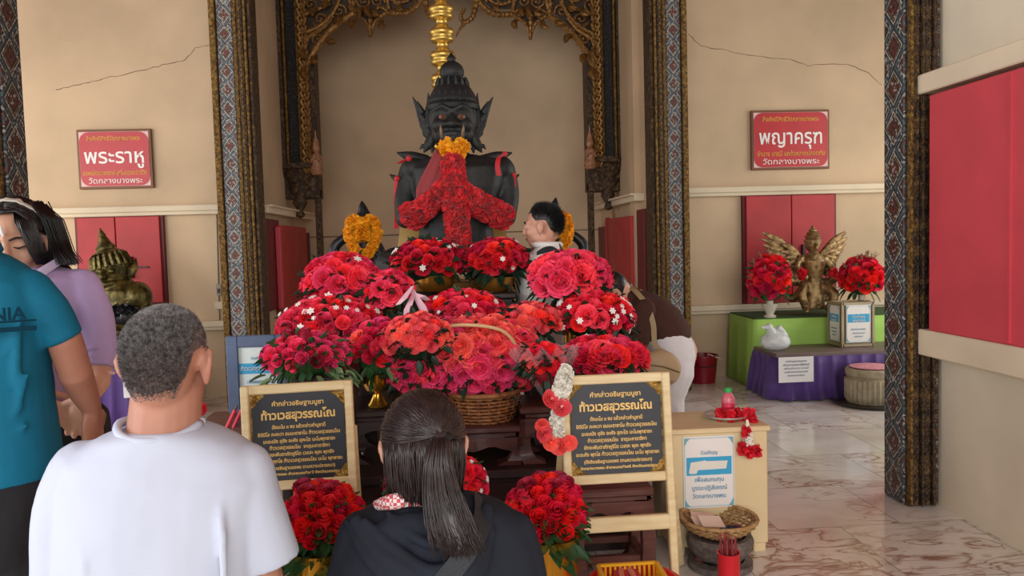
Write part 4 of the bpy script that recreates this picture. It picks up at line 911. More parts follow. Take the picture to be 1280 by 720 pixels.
LINES = [('คำกล่าวอธิษฐานบูชา', .066, .86, .56), ('ท้าวเวสสุวรรณโณ', .115, .70, .80), ('ตั้งนะโม ๓ จบ แล้วกล่าวคำบูชานี้', .05, .585, .58), ('อิติปิโส ภะคะวา ยมมะราชาโน ท้าวเวสสุวรรณโณ', .05, .50, .89), ('มะระณัง สุขัง อะหัง สุคะโต นะโมพุทธายะ', .05, .415, .78),
         ('ท้าวเวสสุวรรณโณ  จาตุมะหาราชิกา', .05, .335, .65), ('ยักขะพันตาภัทภูริโต เวสสะ พุสะ พุทธัง', .05, .255, .74), ('อะระหัง พุทโธ ท้าวเวสสุวรรณโณ นะโม พุทธายะ', .05, .175, .92), ('(ตั้งจิตอธิษฐานขอพร ตามความปรารถนา)', .046, .09, .75), ('วัดกลางบางพระ อำเภอนครชัยศรี จังหวัดนครปฐม', .036, .02, .84)]
def easel(xl, xr, yt, yb, Y, tilt, roll, lab, splay=-.02):
    A = P(xl, yb, Y); B = P(xr, yb, Y); w = B.x-A.x; h = (P(xl, yt, Y).z-A.z)
    U = Vector((math.cos(roll), 0, -math.sin(roll))); V = Vector((math.sin(roll)*math.cos(tilt), math.sin(tilt), math.cos(roll)*math.cos(tilt))); N = U.cross(V)   # N faces the room
    M = Matrix((U, -N, V)).transposed(); O = (A+B)/2
    t = thing('easel_signboard', (O.x, Y-.02, 0), lab, 'signboard', None)
    q = lambda u, v, n=0: O+U*u+V*v+N*n
    fw = w*.085
    for nm, c, s in (('frame_rail', q(0, h-fw/2), (w, .03, fw)), ('frame_rail', q(0, fw/2), (w, .03, fw))):
        b = MB(); b.box(c, s, M, bev=.004); b.build(nm, PINE, t)
    for sx in (-1, 1):
        top = q(sx*(w/2-fw*.4), h, .012); bot = q(sx*(w/2-fw*.4), 0, .012); L = (top.z-.0)/V.z; b = MB()
        b.box(top-V*L/2, (fw*.85, .032, L), M, bev=.004); b.build('upright', PINE, t)
        foot = Vector((top.x+(splay if sx > 0 else -.02), Y+.36, 0)); mid = q(sx*(w/2-fw*.4), h*.55, -.03); d = (foot-mid); b = MB(); b.tube([mid, foot+Vector((0, 0, .012))], .018, 4, rounded=False); b.build('rear_leg', PINE, t)
    rz = -(O.z-.34)/V.z
    b = MB(); b.box(q(0, rz, .012), (w*.98, .028, .055), M, bev=.004); b.build('lower_rail', PINE, t)
    b = MB(); b.box(q(0, h/2, -.004), (w-fw*1.6, .012, h-fw*1.6), M); b.build('gold_corner_panel', GORN, t)
    pw, ph = w-fw*2, h-fw*2; b = MB(); c = .15*pw; o = []
    for (sx, sy) in ((1, 1), (-1, 1), (-1, -1), (1, -1)):
        seg = [(pw/2, ph/2-c), (pw/2-c*.22, ph/2-c*.86), (pw/2-c*.4, ph/2-c*.55), (pw/2-c*.5, ph/2-c*.5), (pw/2-c*.55, ph/2-c*.4), (pw/2-c*.86, ph/2-c*.22), (pw/2-c, ph/2)]
        seg = [(sx*x, sy*y) for x, y in seg]; o += seg if sx*sy > 0 else seg[::-1]
    b.prism(o, q(0, h/2, .004), U, V, .004); bp = b.build('black_panel', SLATE, t)
    objs = [text(s, ph*z*1.12, q(0, fw+ph*(.04+.95*y), .0085), U, V, GTX, 'l', None, width=pw*wd, bold=.0004 if z < .1 else .0012) for s, z, y, wd in LINES]
    joinmesh(objs, 'gold_lettering', bp); return t
easel(705, 841, 468, 603, 2.9, .10, -.005, 'black and gold Thai prayer board on a pine easel in front of the donation box', .14)
easel(308, 447, 479, 610, 2.86, .08, -.02, 'black and gold Thai prayer board between the white-shirted man and the ponytailed girl')
# ---------------------------------------------------------------- donation box in front on the right
BOXW = mat('cream_board', (228, 206, 160), .55, var=.05, vscale=3, bump=.02); BLU = mat('sign_blue', (56, 168, 214), .5); BTX = mat('sign_blue_text', (92, 150, 186), .5); PALEB = mat('sign_pale_blue', (206, 232, 238), .5)
F = PZ(961, 690); by = F.y; bt = P(955, 533, by).z; xr = F.x; xl = P(838, 600, by).x; bk = PZ(905, 514, bt).y
db = thing('donation_box', ((xl+xr)/2, (by+bk)/2, 0), 'cream donation box with a blue and white notice, beside the marble aisle', 'box')
b = MB(); b.box(((xl+xr)/2, (by+bk)/2, bt/2+.02), (xr-xl, bk-by, bt-.04), bev=.006); b.build('body', BOXW, db)
b = MB(); b.box(((xl+xr)/2, (by+bk)/2, bt-.008), (xr-xl+.02, bk-by+.02, .024), bev=.005); b.build('lid', BOXW, db)
for sx in (xl+.03, xr-.03):
    for sy in (by+.03, bk-.03): b = MB(); b.box((sx+(.006 if sx < (xl+xr)/2 else -.006), sy+(.006 if sy < (by+bk)/2 else -.006), .025), (.055, .055, .05), bev=.004); b.build('foot', BOXW, db)
def notice(parent, c, w, h, lines, U=XA, V=ZA, band=None, corners=True, base=WHT, patch=False):
    N = U.cross(V); q = lambda u, v, n=0: c+U*u+V*v+N*n
    b = MB(); b.box(c+N*.003, (w, .006, h), Matrix((U, -N, V)).transposed(), bev=.001); n = b.build('notice', base, parent)
    if corners:
        b = MB()
        for sx in (-1, 1):
            for sy in (-1, 1):
                pr = [(sx*w*.48, sy*h*.48), (sx*w*.36, sy*h*.48), (sx*w*.42, sy*h*.44), (sx*w*.45, sy*h*.40), (sx*w*.48, sy*h*.36)]; b.prism(pr if sx*sy > 0 else pr[::-1], q(0, 0, .0065), U, V, .001)
        for (u, v, ww, hh) in ((0, .475, .9, .006), (0, -.475, .9, .006), (-.475, 0, .008, .9), (.475, 0, .008, .9)): b.box(q(u*w, v*h, .0066), (w*ww, .001, h*hh), Matrix((U, -N, V)).transposed())
        b.build('corner_pattern', mat('sign_teal', (120, 178, 190), .5), n)
    if band:
        y, hh = band; b = MB(); b.box(q(0, y*h, .0068), (w*.88, .0015, h*hh), Matrix((U, -N, V)).transposed()); b.build('blue_band', BLU, n)
    if patch:
        b = MB(); y, hh = band; pr = [(-.36, .06), (-.12, .075), (-.09, .085), (-.06, .07), (.36, .065), (.33, -.045), (-.22, -.05), (-.25, -.1), (-.38, -.1), (-.40, -.08)]; b.prism([(u*w, (y+v)*h) for u, v in pr][::-1], q(0, 0, .0085), U, V, .001); b.build('blank_patch', mat('patch_cream', (234, 230, 218), .6), n)
    g = {}
    for s, z, y, wd, m in lines: g.setdefault(m.name, []).append(text(s, h*z, q(0, y*h, .009), U, V, m, 'l', None, width=w*wd))
    for k, v in g.items(): joinmesh(v, 'lettering', n)
    return n
A = P(853, 546, by); B = P(918, 632, by); c = Vector(((A.x+B.x)/2, by-.002, (A.z+B.z)/2))
notice(db, c, B.x-A.x, A.z-B.z, [('ร่วมทำบุญ', .07, .25, .32, BTX), ('เพื่อสมทบทุน', .085, -.13, .56, BTX), ('บูรณะปฏิสังขรณ์', .085, -.245, .68, BTX), ('วัดกลางบางพระ', .085, -.36, .66, BTX)], band=(.085, .25), patch=True)
# plate, garland and bottle on the box
c = PZ(908, 524, bt+.0045); b = MB(); b.lathe([(.01, 0), (.06, .002), (.085, .014), (.1, .022), (.098, .026), (.08, .02), (.05, .008), (.001, .007)], c, 30); tag(b.build('plate', mat('steel_plate', (196, 192, 188), .3, .6), None, smooth=True), 'silver plate on the donation box', 'plate')
RG = mat('red_cloth_flower', (228, 34, 52), .65, var=.2, vscale=30)
bz = c+Vector((.02, .03, .01)); b = MB(); bot = thing('drink_bottle', bz, 'small pink drink bottle with a green cap on the donation box', 'bottle')
b.lathe([(.02, 0), (.03, .004), (.031, .03), (.027, .045), (.031, .06), (.03, .08), (.018, .1), (.013, .108)], bz, 20); b.build('bottle_body', mat('pink_drink', (232, 120, 136), .2, trans=.2), bot, smooth=True)
b = MB(); b.lathe([(.0315, .03), (.0285, .045), (.0315, .06)], bz, 20); b.build('wrapper', mat('pink_wrapper', (214, 40, 74), .4), bot, smooth=True)
b = MB(); b.lathe([(.016, .108), (.016, .126), (.012, .128)], bz, 16); b.build('cap', mat('green_cap', (52, 176, 92), .4), bot)
def flower_ball(b, c, r, n, s): 
    fluff(b, [c-Vector((r*.4, 0, 0)), c+Vector((r*.4, 0, 0))], r*.85, n, s); b.ell(c, r*.75, nu=10, nv=8)
b = MB(); t = thing('flower_garland', c, 'red cloth flower garland lying on the plate and hanging over the donation box corner', 'garland')
for x, y, rr, d in ((898, 517, 8, -.03), (908, 518, 8, -.05), (918, 517, 8, -.03), (930, 518, 11, -.05), (934, 525, 11, -.06)): flower_ball(b, P(x, y, c.y, d), rr*c.y/1000, 130, .02)
yy = by-.03
for x, y, rr in ((932, 539, 6), (928, 561, 7), (937, 564, 8), (946, 564, 6)): flower_ball(b, P(x, y, yy), rr*yy/1000, 110, .018)
b.build('red_flowers', RG, t, smooth=False)
b = MB(); b.tube([P(934, 526, yy), P(935, 540, yy-.005), P(936, 550, yy), P(937, 560, yy)], [.006, .012, .014, .008], 8); fluff(b, [P(934, 541, yy), P(936, 556, yy)], .016, 90, .012); b.build('white_strand', mat('jasmine_white', (238, 234, 222), .6), t, smooth=False)
# big white and red garland on the easel corner
t = thing('flower_garland', P(700, 466, 2.86), 'white jasmine garland with red roses hanging at the corner of the right blackboard', 'garland'); Yg = 2.84
b = MB(); q = [P(x, y, Yg, d) for x, y, d in spline([(693, 500, 0), (697, 484, -.01), (701, 470, -.02), (706, 461, -.01), (710, 468, .01), (708, 486, 0), (700, 504, 0)], 4)]
fluff(b, q, .014, 700, .014); b.tube(q, .013, 8)
for pts in ([(696, 508, 0), (693, 524, 0), (687, 540, 0)], [(699, 508, 0), (699, 528, -.01), (701, 548, 0)], [(697, 508, .0), (697, 524, -.01), (694, 546, -.01)]): w = [P(x, y, Yg, d) for x, y, d in pts]; fluff(b, w, .011, 160, .012); b.tube(w, .008, 6)
b.build('jasmine_rope', mat('jasmine_white', (238, 234, 222), .6), t, smooth=False)
for (x, y, r) in ((687, 500, 12), (701, 509, 12), (679, 541, 11), (688, 552, 11), (699, 557, 11), (711, 553, 10), (677, 530, 9)):
    place_rose(t, rose_mesh('carn', 'coral', int(x) % 2), P(x, y, Yg, -.005), (R.uniform(-.5, .5), -1, R.uniform(-.2, .6)), r*Yg/1000)
# woven basket with papers on a carved stone pot
STONE = mat('grey_stone', (128, 118, 110), .6, alt=(84, 78, 76), vscale=40, bump=.6, bscale=60)
pc = PZ(898, 705, .0); pc.y -= .02; Yp = pc.y; pot = thing('stone_pot', (pc.x, pc.y, 0), 'grey carved stone burner on red legs under the woven basket', 'pot')
zb_, zt_ = P(898, 697, Yp).z, P(898, 667, Yp).z
b = MB(); b.lathe([(.05, zb_), (.1, zb_+.01), (.135, zb_+(zt_-zb_)*.5), (.14, zt_-.02), (.13, zt_), (.11, zt_), (.1, zt_-.03), (.02, zb_+.03)], (pc.x, pc.y, 0), 32); b.build('bowl', STONE, pot)
for k in range(3):
    a = 2*PI*k/3-PI/2+.5; b = MB(); b.tube([(pc.x+.08*math.cos(a), pc.y+.08*math.sin(a), zb_+.015), (pc.x+.1*math.cos(a), pc.y+.1*math.sin(a), zb_*.5), (pc.x+.09*math.cos(a), pc.y+.09*math.sin(a), .02)], [.022, .018, .022], 8); b.build('leg', mat('red_brown_stone', (122, 66, 62), .6, var=.2), pot, smooth=True)
b = MB(); b.lathe([(.1, 0), (.135, .005), (.135, .03), (.1, .035), (.09, .02)], (pc.x, pc.y, 0), 30); b.build('base_ring', STONE, pot)
CANE = mat('pale_woven_cane', (206, 170, 116), .6, alt=(150, 110, 66), vscale=50, bump=.3)
bc = Vector((P(897, 660, Yp).x, Yp-.01, zt_+.012)); bk_ = thing('woven_basket', bc, 'shallow woven cane basket holding paper slips', 'basket')
wicker_bowl(bk_, 'basket_bowl', bc, .085, .155, .062, CANE, 6, 48, .008)
for k, (dx, dy, rz, m) in enumerate(((-.06, .0, .2, (232, 206, 186)), (-.055, .03, -.1, (226, 190, 172)), (-.04, -.03, .1, (236, 214, 196)))):
    b = MB(); b.box(bc+Vector((dx, dy, .045+.006*k)), (.1, .07, .003), Euler((.35, .12, rz))); tag(b.build('paper_slip', mat('slip_%d' % k, m, .7), None), ('pinkish paper slip on top of the stack in the woven basket', 'paper slip at the back of the woven basket', 'paper slip at the front rim of the woven basket')[k], 'paper', 'paper slips in the basket')
for k in range(4):
    b = MB(); a = bc+Vector((.01+.018*k, -.045+.01*(k % 2), .03)); b.tube([a-Vector((.012, 0, 0)), a+Vector((.012, .004, .002))], .008, 8); tag(b.build('dice_stick', mat('navy_plastic' if k < 3 else 'plum_plastic', (42, 46, 66) if k < 3 else (130, 60, 90), .4), None), 'dark marker stub lying in the woven basket' if k < 3 else 'plum marker stub lying in the woven basket', 'marker', 'marker stubs in the basket')
# red incense cup
cc = P(911, 722, 2.92); Yc = 2.92; zt2 = P(911, 690, Yc).z; cup = thing('incense_cup', (cc.x, Yc, 0), 'red tin cup of incense sticks before the stone burner', 'cup')
b = MB(); b.lathe([(.001, 0), (.042, 0), (.042, zt2-.01), (.045, zt2), (.039, zt2), (.037, .02)], (cc.x, Yc, 0), 26); b.build('tin', mat('red_tin', (206, 30, 42), .35), cup)
b = MB()
for k in range(26):
    a, r = R.uniform(0, 6.28), .03*math.sqrt(R.random()); b.tube([(cc.x+r*math.cos(a)*.7, Yc+r*math.sin(a)*.7, .05), (cc.x+r*1.1*math.cos(a), Yc+r*1.1*math.sin(a), zt2+R.uniform(.03, .07))], .0022, 5)
o = b.build('incense_sticks', mat('incense_red', (150, 60, 62), .7), cup); o['kind'] = 'stuff'
# red tub with yellow basket of incense
Yt = 2.66; tc_ = P(794, 720, Yt); zt3_ = P(794, 727, Yt).z; tub = thing('plastic_tub', (tc_.x, Yt, 0), 'round red plastic tub under the right blackboard', 'tub')
b = MB(); b.lathe([(.001, 0), (.11, 0), (.15, zt3_-.03), (.165, zt3_-.01), (.165, zt3_), (.15, zt3_), (.145, zt3_-.02), (.12, zt3_-.07), (.001, zt3_-.08)], (tc_.x, Yt, 0), 40); b.build('basin', mat('red_plastic', (220, 34, 40), .35), tub, smooth='angle')
YP = mat('yellow_plastic', (232, 172, 32), .4); bx = thing('plastic_basket', (tc_.x, Yt, zt3_-.05), 'yellow plastic basket of incense packets in the red tub', 'basket')
b = MB(); W_, D_, zt4 = .21, .16, zt3_+.03; cz = zt3_-.055
for sy in (-1, 1):
    b.box((tc_.x-.01, Yt+sy*D_/2, zt4), (W_, .016, .01), bev=.002); b.box((tc_.x-.01, Yt+sy*D_/2, cz+.03), (W_, .008, .01)); 
    for k in range(12): b.box((tc_.x-.01+(k-5.5)*W_/12, Yt+sy*D_/2, (zt4+cz)/2), (.008, .006, zt4-cz))
for sx in (-1, 1):
    b.box((tc_.x-.01+sx*W_/2, Yt, zt4), (.016, D_, .01), bev=.002)
    for k in range(9): b.box((tc_.x-.01+sx*W_/2, Yt+(k-4)*D_/9, (zt4+cz)/2), (.006, .008, zt4-cz))
b.box((tc_.x-.01, Yt, cz+.006), (W_, D_, .008)); b.build('lattice_sides', YP, bx)
for k in range(5):
    b = MB(); p = Vector((tc_.x-.07+.025*k, Yt, cz+.045+.008*(k % 2))); 
    b.box(p, (.02, .17, .016), Euler((.18, 0, -.25+.12*k)), bev=.003); tag(b.build('incense_packet', mat('packet_%d' % (k % 2), ((188, 44, 60), (206, 120, 96))[k % 2], .5), None), ('packet of incense in the yellow basket, dark red', 'packet of incense in the yellow basket, pale brick')[k % 2], 'packet', 'incense packets in the yellow basket')
# ---------------------------------------------------------------- side stand on the left: blue framed notice, incense packs, a rose
Yn = 3.25; A = P(236, 536, Yn); B = P(345, 533, Yn); zt5 = A.z
sd = thing('side_table', ((A.x+B.x)/2, Yn+.17, 0), 'brown wooden side table beside the white-shirted man\'s neck', 'table')
b = MB(); b.box(((A.x+B.x)/2, Yn+.17, zt5-.02), (B.x-A.x, .34, .035), bev=.005); b.build('table_top', ROSEL, sd)
for sx in (A.x+.03, B.x-.03):
    for sy in (Yn+.03, Yn+.31): b = MB(); b.box((sx, sy, (zt5-.035)/2), (.04, .04, zt5-.035), bev=.003); b.build('leg', ROSED, sd)
BLF = mat('blue_grey_frame', (88, 104, 132), .55, var=.15, vscale=10)
def pix_plane(px0, px1, py0, py1, Y): A = P(px0, py0, Y); B = P(px1, py1, Y); return Vector(((A.x+B.x)/2, Y, (A.z+B.z)/2)), B.x-A.x, A.z-B.z
c, w, h = pix_plane(283, 364, 433, 526, Yn+.27); c.z += zt5-(c.z-h/2)
nf = thing('framed_notice', (c.x, c.y, zt5), 'blue grey framed notice standing behind the left blackboard', 'notice')
b = MB()
for (u, v, ww, hh) in ((0, h/2-.025, w-.1, .05), (0, -h/2+.025, w-.1, .05), (-w/2+.025, 0, .05, h), (w/2-.025, 0, .05, h)): b.box(c+Vector((u, 0, v)), (ww, .03, hh), bev=.004)
b.build('frame', BLF, nf)
notice(nf, c+Vector((0, .005, 0)), w-.07, h-.07, [('ร่วมทำบุญ', .06, .24, .3, BTX), ('ท้าวเวสสุวรรณโณ', .10, .06, .76, WHT), ('เพื่อสมทบทุน', .08, -.15, .5, BTX), ('วัดกลางบางพระ', .08, -.3, .5, BTX)], band=(.09, .17), base=mat('pale_mint_paper', (222, 236, 232), .5))
for k in range(2):
    b = MB(); a = P(276+8*k, 550, Yn-.0); e = P(294+8*k, 512, Yn+.03); d = (e-a)
    ip = thing('incense_pack', (a.x, Yn, zt5), ('narrow red incense pack leaning on the notice, nearer the man\'s shoulder', 'narrow red incense pack leaning on the notice, nearer the blackboard')[k], 'packet', 'incense packs by the notice')
    b.box((a+e)/2, (.022, .012, d.length), d.to_track_quat('Z', 'Y').to_matrix(), bev=.003); b.build('pack', mat('pink_red_pack', (214, 44, 74), .4), ip); b = MB(); b.box(e+d*.06, (.016, .006, d.length*.16), d.to_track_quat('Z', 'Y').to_matrix()); b.build('open_end', mat('pack_end', (90, 70, 76), .5), ip)
v = P(246, 534, Yn+.05); sv = thing('rose_vase', (v.x, v.y, zt5), 'single red rose with pale leaves beside the kneeling man\'s ear', 'flowers'); b = MB(); b.lathe([(.02, 0), (.022, .004), (.014, .02), (.018, .03), (.016, .03)], (v.x, v.y, zt5), 12); b.build('vase', GOLDM, sv)
b = MB(); top = P(247, 512, Yn+.05); b.tube([(v.x, v.y, zt5+.01), top], .003, 6)
for k in range(7): leaf_into(b, P(245, 526, Yn+.05), (R.uniform(-1, 1), -.4, R.uniform(.1, 1)), .06, .022, R.uniform(-1, 1))
b.build('stem', LEAFP, sv, smooth=True); place_rose(sv, rose_mesh('open', 'red', 0), top, (.3, -.7, .6), .032); place_rose(sv, rose_mesh('cup', 'red', 1), P(241, 517, Yn+.04), (-.5, -.7, .5), .022)
# ================================================================ RIGHT WING: green and purple tables, winged statue
GRN = mat('lime_cloth', (164, 208, 96), .7, var=.06, vscale=3); GRNT = mat('green_felt', (50, 86, 42), .8, var=.2, vscale=30); PUR = mat('purple_cloth', (80, 50, 122), .65, var=.12, vscale=4, sheen=.2)
def skirt(pts, z, m, amp, n, name, parent, flare=.02):
    """pleated cloth hung along a line of floor points."""
    b = MB(); pts = [Vector(p) for p in pts]; L = [0]
    for a, c in zip(pts, pts[1:]): L.append(L[-1]+(c-a).length)
    N = max(12, int(n*L[-1]*8)); rows = [[], [], [], []]
    for i in range(N+1):
        s = L[-1]*i/N; k = max(j for j in range(len(pts)-1) if L[j] <= s+1e-9); t = (s-L[k])/(L[k+1]-L[k]); p = pts[k].lerp(pts[k+1], t); tg = (pts[k+1]-pts[k]).normalized(); nn = Vector((tg.y, -tg.x, 0)); ph = s*n*2*PI
        for r, (zz, a) in enumerate(((z, .12), (z*.8, .6), (z*.4, 1), (.012, 1.15))): rows[r].append(p+nn*(amp*a*(1.3-2.2*abs(math.sin(ph/2))**.6+.3*math.sin(.37*ph+1))+flare*(1-zz/z)+amp*1.3)+Vector((0, 0, zz)))
    b.grid(lambda u, v: rows[int(round(v*3))][int(round(u*N))], N, 3); o = b.build(name, m, parent, smooth=True); md = o.modifiers.new('s', 'SOLIDIFY'); md.thickness = .004; return o
fl_ = PZ(945, 487); bl_ = PZ(906, 475); zg = P(946, 398, fl_.y).z; gx1 = 5.0
gt = thing('cloth_table', ((fl_.x+gx1)/2, (fl_.y+WY)/2, 0), 'table draped in lime green cloth with a dark green top, under the winged statue', 'table')
yb2 = WY-.1
b = MB(); b.box(((fl_.x+gx1)/2, (fl_.y+yb2)/2, zg-.015), (gx1-fl_.x, yb2-fl_.y, .03), bev=.005); b.build('felt_top', GRNT, gt)
skirt([(fl_.x, yb2-.02, 0), (fl_.x, fl_.y, 0), (gx1, fl_.y, 0)], zg-.01, GRN, .006, 4, 'lime_skirt', gt)
pl_ = PZ(957, 494); pz = P(1000, 440, 6.45).z; px1 = 5.0; py0, py1 = 6.42, fl_.y-.06
pt = thing('cloth_table', ((pl_.x+px1)/2, (py0+py1)/2, 0), 'low table with a pleated purple skirt before the lime green one', 'table')
b = MB(); b.box(((pl_.x+px1)/2, (py0+py1)/2, pz-.02), (px1-pl_.x+.04, py1-py0+.04, .035), bev=.005); b.build('table_top', mat('grey_brown_top', (116, 98, 92), .5, var=.1), pt)
skirt([(pl_.x, py1, 0), (pl_.x, py0+.08, 0), (pl_.x+.08, py0, 0), (px1, py0, 0)], pz-.03, PUR, .02, 8.0, 'purple_skirt', pt, .04)
c, w, h = pix_plane(973, 1017, 439, 469, py0-.12); c.z = pz-.0-.035-h/2+.02
b = MB(); b.box(c, (w, .004, h), bev=.001); ps = b.build('paper_notice', mat('white_paper', (226, 224, 222), .6), None); tag(ps, 'white paper notice on the front of the purple skirted table', 'notice')
joinmesh([text(s, h*.10, c+Vector((0, -.003, h*y)), XA, ZA, mat('paper_text', (120, 124, 136), .6), 'l', None, width=w*wd) for s, y, wd in (('ร่วมทำบุญบูชาพญาครุฑ', .3, .6), ('เพื่อสมทบทุนบูรณะปฏิสังขรณ์', .16, .75), ('เสริมอำนาจ บารมี', .02, .7), ('แคล้วคลาดปลอดภัย', -.12, .66), ('วัดกลางบางพระ', -.26, .5))], 'lettering', ps)
# plastic bag
bc = P(970, 424, 6.6); b = MB(); bg_ = thing('plastic_bag', (bc.x, 6.62, pz), 'white translucent plastic bag on the purple skirted table', 'bag')
b.ell((bc.x, 6.62, pz+.075), (.13, .1, .085), nu=22, nv=14); b.tube([(bc.x-.02, 6.62, pz+.14), (bc.x-.07, 6.6, pz+.21), (bc.x-.12, 6.6, pz+.2)], [.05, .03, .012], 10); b.tube([(bc.x, 6.62, pz+.14), (bc.x+.03, 6.6, pz+.19), (bc.x+.1, 6.6, pz+.13)], [.04, .03, .01], 10)
solid(b, 'film', mat('milky_plastic', (226, 228, 230), .25, bump=.9, bscale=24, alpha=.75), bg_, .008, 3, .02, .06)
# donation case of clear sheet
A = P(1053, 434, 6.62); B = P(1091, 377, 6.62); w, h = B.x-A.x, B.z-A.z; cb_ = Vector(((A.x+B.x)/2, 6.62, pz)); dc = thing('donation_case', cb_, 'metal edged donation case with blue banded notices on the purple table', 'box')
d_ = .24; b = MB()
for sx in (-1, 1):
    for yy in (0, d_): b.box((cb_.x+sx*(w/2), 6.62+yy, pz+h/2), (.022, .022, h), bev=.002)
    for zz in (pz+.015, pz+h-.012): b.box((cb_.x+sx*w/2, 6.62+d_/2, zz), (.022, d_, .024)); 
for zz in (pz+.015, pz+h-.012):
    for yy in (0, d_): b.box((cb_.x, 6.62+yy, zz), (w, .022, .024))
b.build('metal_edges', mat('tarnished_alloy', (176, 160, 132), .4, .4, var=.1), dc)
b = MB(); b.box((cb_.x, 6.62+d_/2, pz+h/2), (w-.01, d_-.01, h-.01)); b.build('panels', mat('olive_pane', (150, 140, 108), .25), dc)
L = [('ร่วมทำบุญ', .10, .16, .5, WHT), ('พญาครุฑ', .09, .06, .5, WHT), ('วัดกลางบางพระ', .06, -.16, .6, BTX), ('เสริมอำนาจบารมี', .05, -.26, .5, BTX), ('แคล้วคลาด', .05, -.35, .35, BTX)]
notice(dc, Vector((cb_.x, 6.61, pz+h*.52)), w*.8, h*.84, L, band=(.15, .22)); notice(dc, Vector((cb_.x-w/2-.006, 6.62+d_/2, pz+h*.52)), d_*.72, h*.8, L, U=Vector((0, -1, 0)), band=(.15, .22))
# fluted pot on a tray
pp = PZ(1092, 505); pp.y += .03; tr = thing('round_tray', (pp.x, pp.y, 0), 'dark round tray on the floor under the fluted pot', 'tray'); b = MB(); b.lathe([(.001, 0), (.28, 0), (.31, .02), (.305, .026), (.27, .014), (.001, .012)], (pp.x, pp.y, 0), 36); b.build('tray_dish', mat('dark_tray', (62, 54, 46), .4), tr)
ph_ = P(1092, 459, pp.y).z; fp = thing('fluted_pot', (pp.x, pp.y, .014), 'fluted pale stone pot with a pinkish fill beside the near pillar', 'pot'); b = MB(); rings = []
for r, z in ((.185, .016), (.2, .05), (.2, ph_*.7), (.18, ph_*.76), (.2, ph_*.82), (.2, ph_*.96), (.185, ph_)):
    rings.append([Vector((pp.x+(r+(.007*math.cos(i*PI/2*2) if .05 <= z <= ph_*.7 else 0))*math.cos(2*PI*i/64), pp.y+(r+(.007*math.cos(i*PI) if .05 <= z <= ph_*.7 else 0))*math.sin(2*PI*i/64), z)) for i in range(64)])
b.loft(rings); b.build('pot_body', mat('pale_pot_stone', (190, 178, 150), .65, alt=(150, 138, 112), vscale=12, bump=.3), fp); b = MB(); b.lathe([(.001, ph_), (.15, ph_), (.17, ph_+.01), (.12, ph_+.018), (.001, ph_+.022)], (pp.x, pp.y, 0), 24); b.build('fill', mat('pink_fill', (222, 150, 160), .7, var=.2, vscale=40), fp)
# red bucket
bp_ = PZ(885, 481); bp_.y += .15; h = P(885, 443, bp_.y).z; bu = thing('plastic_bucket', (bp_.x, bp_.y, 0), 'dark red bucket on the floor left of the lime green table', 'bucket'); b = MB(); b.lathe([(.001, 0), (.115, 0), (.135, h*.8), (.145, h-.01), (.145, h), (.132, h), (.11, .03)], (bp_.x, bp_.y, 0), 30); b.build('pail', mat('dark_red_plastic', (136, 18, 34), .35), bu); b = MB(); b.tube([(bp_.x+.13, bp_.y-.02, h-.02), (bp_.x+.07, bp_.y-.14, h-.1), (bp_.x-.07, bp_.y-.14, h-.1), (bp_.x-.13, bp_.y-.02, h-.02)], .005, 6); b.build('handle', BLACKI, bu)
b = MB(); b.tube([(bp_.x+.04, bp_.y-.05, h*.5), (bp_.x+.02, bp_.y-.1, h+.02), (bp_.x+.14, bp_.y-.12, h-.03)], .009, 8); tag(b.build('ladle', mat('pale_handle', (190, 170, 160), .5), None), 'pale ladle handle over the rim of the dark red bucket', 'ladle')
# winged statue
GY = 7.15; GOLDS = mat('antique_gold', (170, 140, 92), .38, .6, alt=(96, 72, 44), vscale=26, bump=.4, bscale=60)
g0 = P(1016, 388, GY); gs = thing('winged_statue', (g0.x, GY, zg), 'golden bird-winged guardian statue with a pointed crown on the lime green table', 'statue'); X0 = 1016
b = MB(); 
b.loft([sect(y, xl, xr, ry, 0, 18, 2.3, GY) for y, xl, xr, ry in ((386, 1003, 1030, .09), (372, 1004, 1030, .09), (358, 1006, 1027, .08), (348, 1008, 1026, .065), (338, 1005, 1029, .08), (326, 1002, 1032, .09), (319, 1006, 1027, .06), (315, 1012, 1021, .035))])
E(b, 1016, 306, GY, 9, 10, .07); T(b, [(1016, 306, -.06), (1015, 309, -.1), (1015, 313, -.11)], [3, 2.6, .8], GY, 8)
for sx in (-1, 1):
    X = lambda x: X0+sx*(x-X0); T(b, [(X(1031), 323, 0), (X(1038), 335, -.03), (X(1034), 345, -.12)], [5, 4.5, 3.5], GY, 10, 1, 3); E(b, X(1033), 346, GY, 4, 4, .03, -.13)
    T(b, [(X(1024), 356, 0), (X(1036), 366, -.1), (X(1030), 384, -.1)], [7, 6.5, 5], GY, 10, 1, 3); T(b, [(X(1030), 384, -.1), (X(1034), 387, -.18)], [5, 3], GY, 8)
    T(b, [(X(1022), 352, .05), (X(1040), 352, .04), (X(1050), 345, .04), (X(1048), 340, .04)], [5, 6, 4, 1], GY, 8, .6, 3); T(b, [(X(1022), 360, .08), (X(1036), 374, .08), (X(1046), 366, .08), (X(1050), 358, .08)], [6, 6, 3, .8], GY, 8, .6, 3)
solid(b, 'body', GOLDS, gs, .008, 2)
b = MB(); c = P(1016, 302, GY); k = GY/1000; b.lathe([(r*k, P(1016, y, GY).z-c.z) for r, y in ((10.5, 304), (11, 300), (9, 298), (10, 295), (7, 293), (8, 291), (5, 289), (5, 287), (3, 286), (.4, 281))], (c.x, GY, c.z), 20); b.build('crown', GOLDS, gs, smooth='angle')
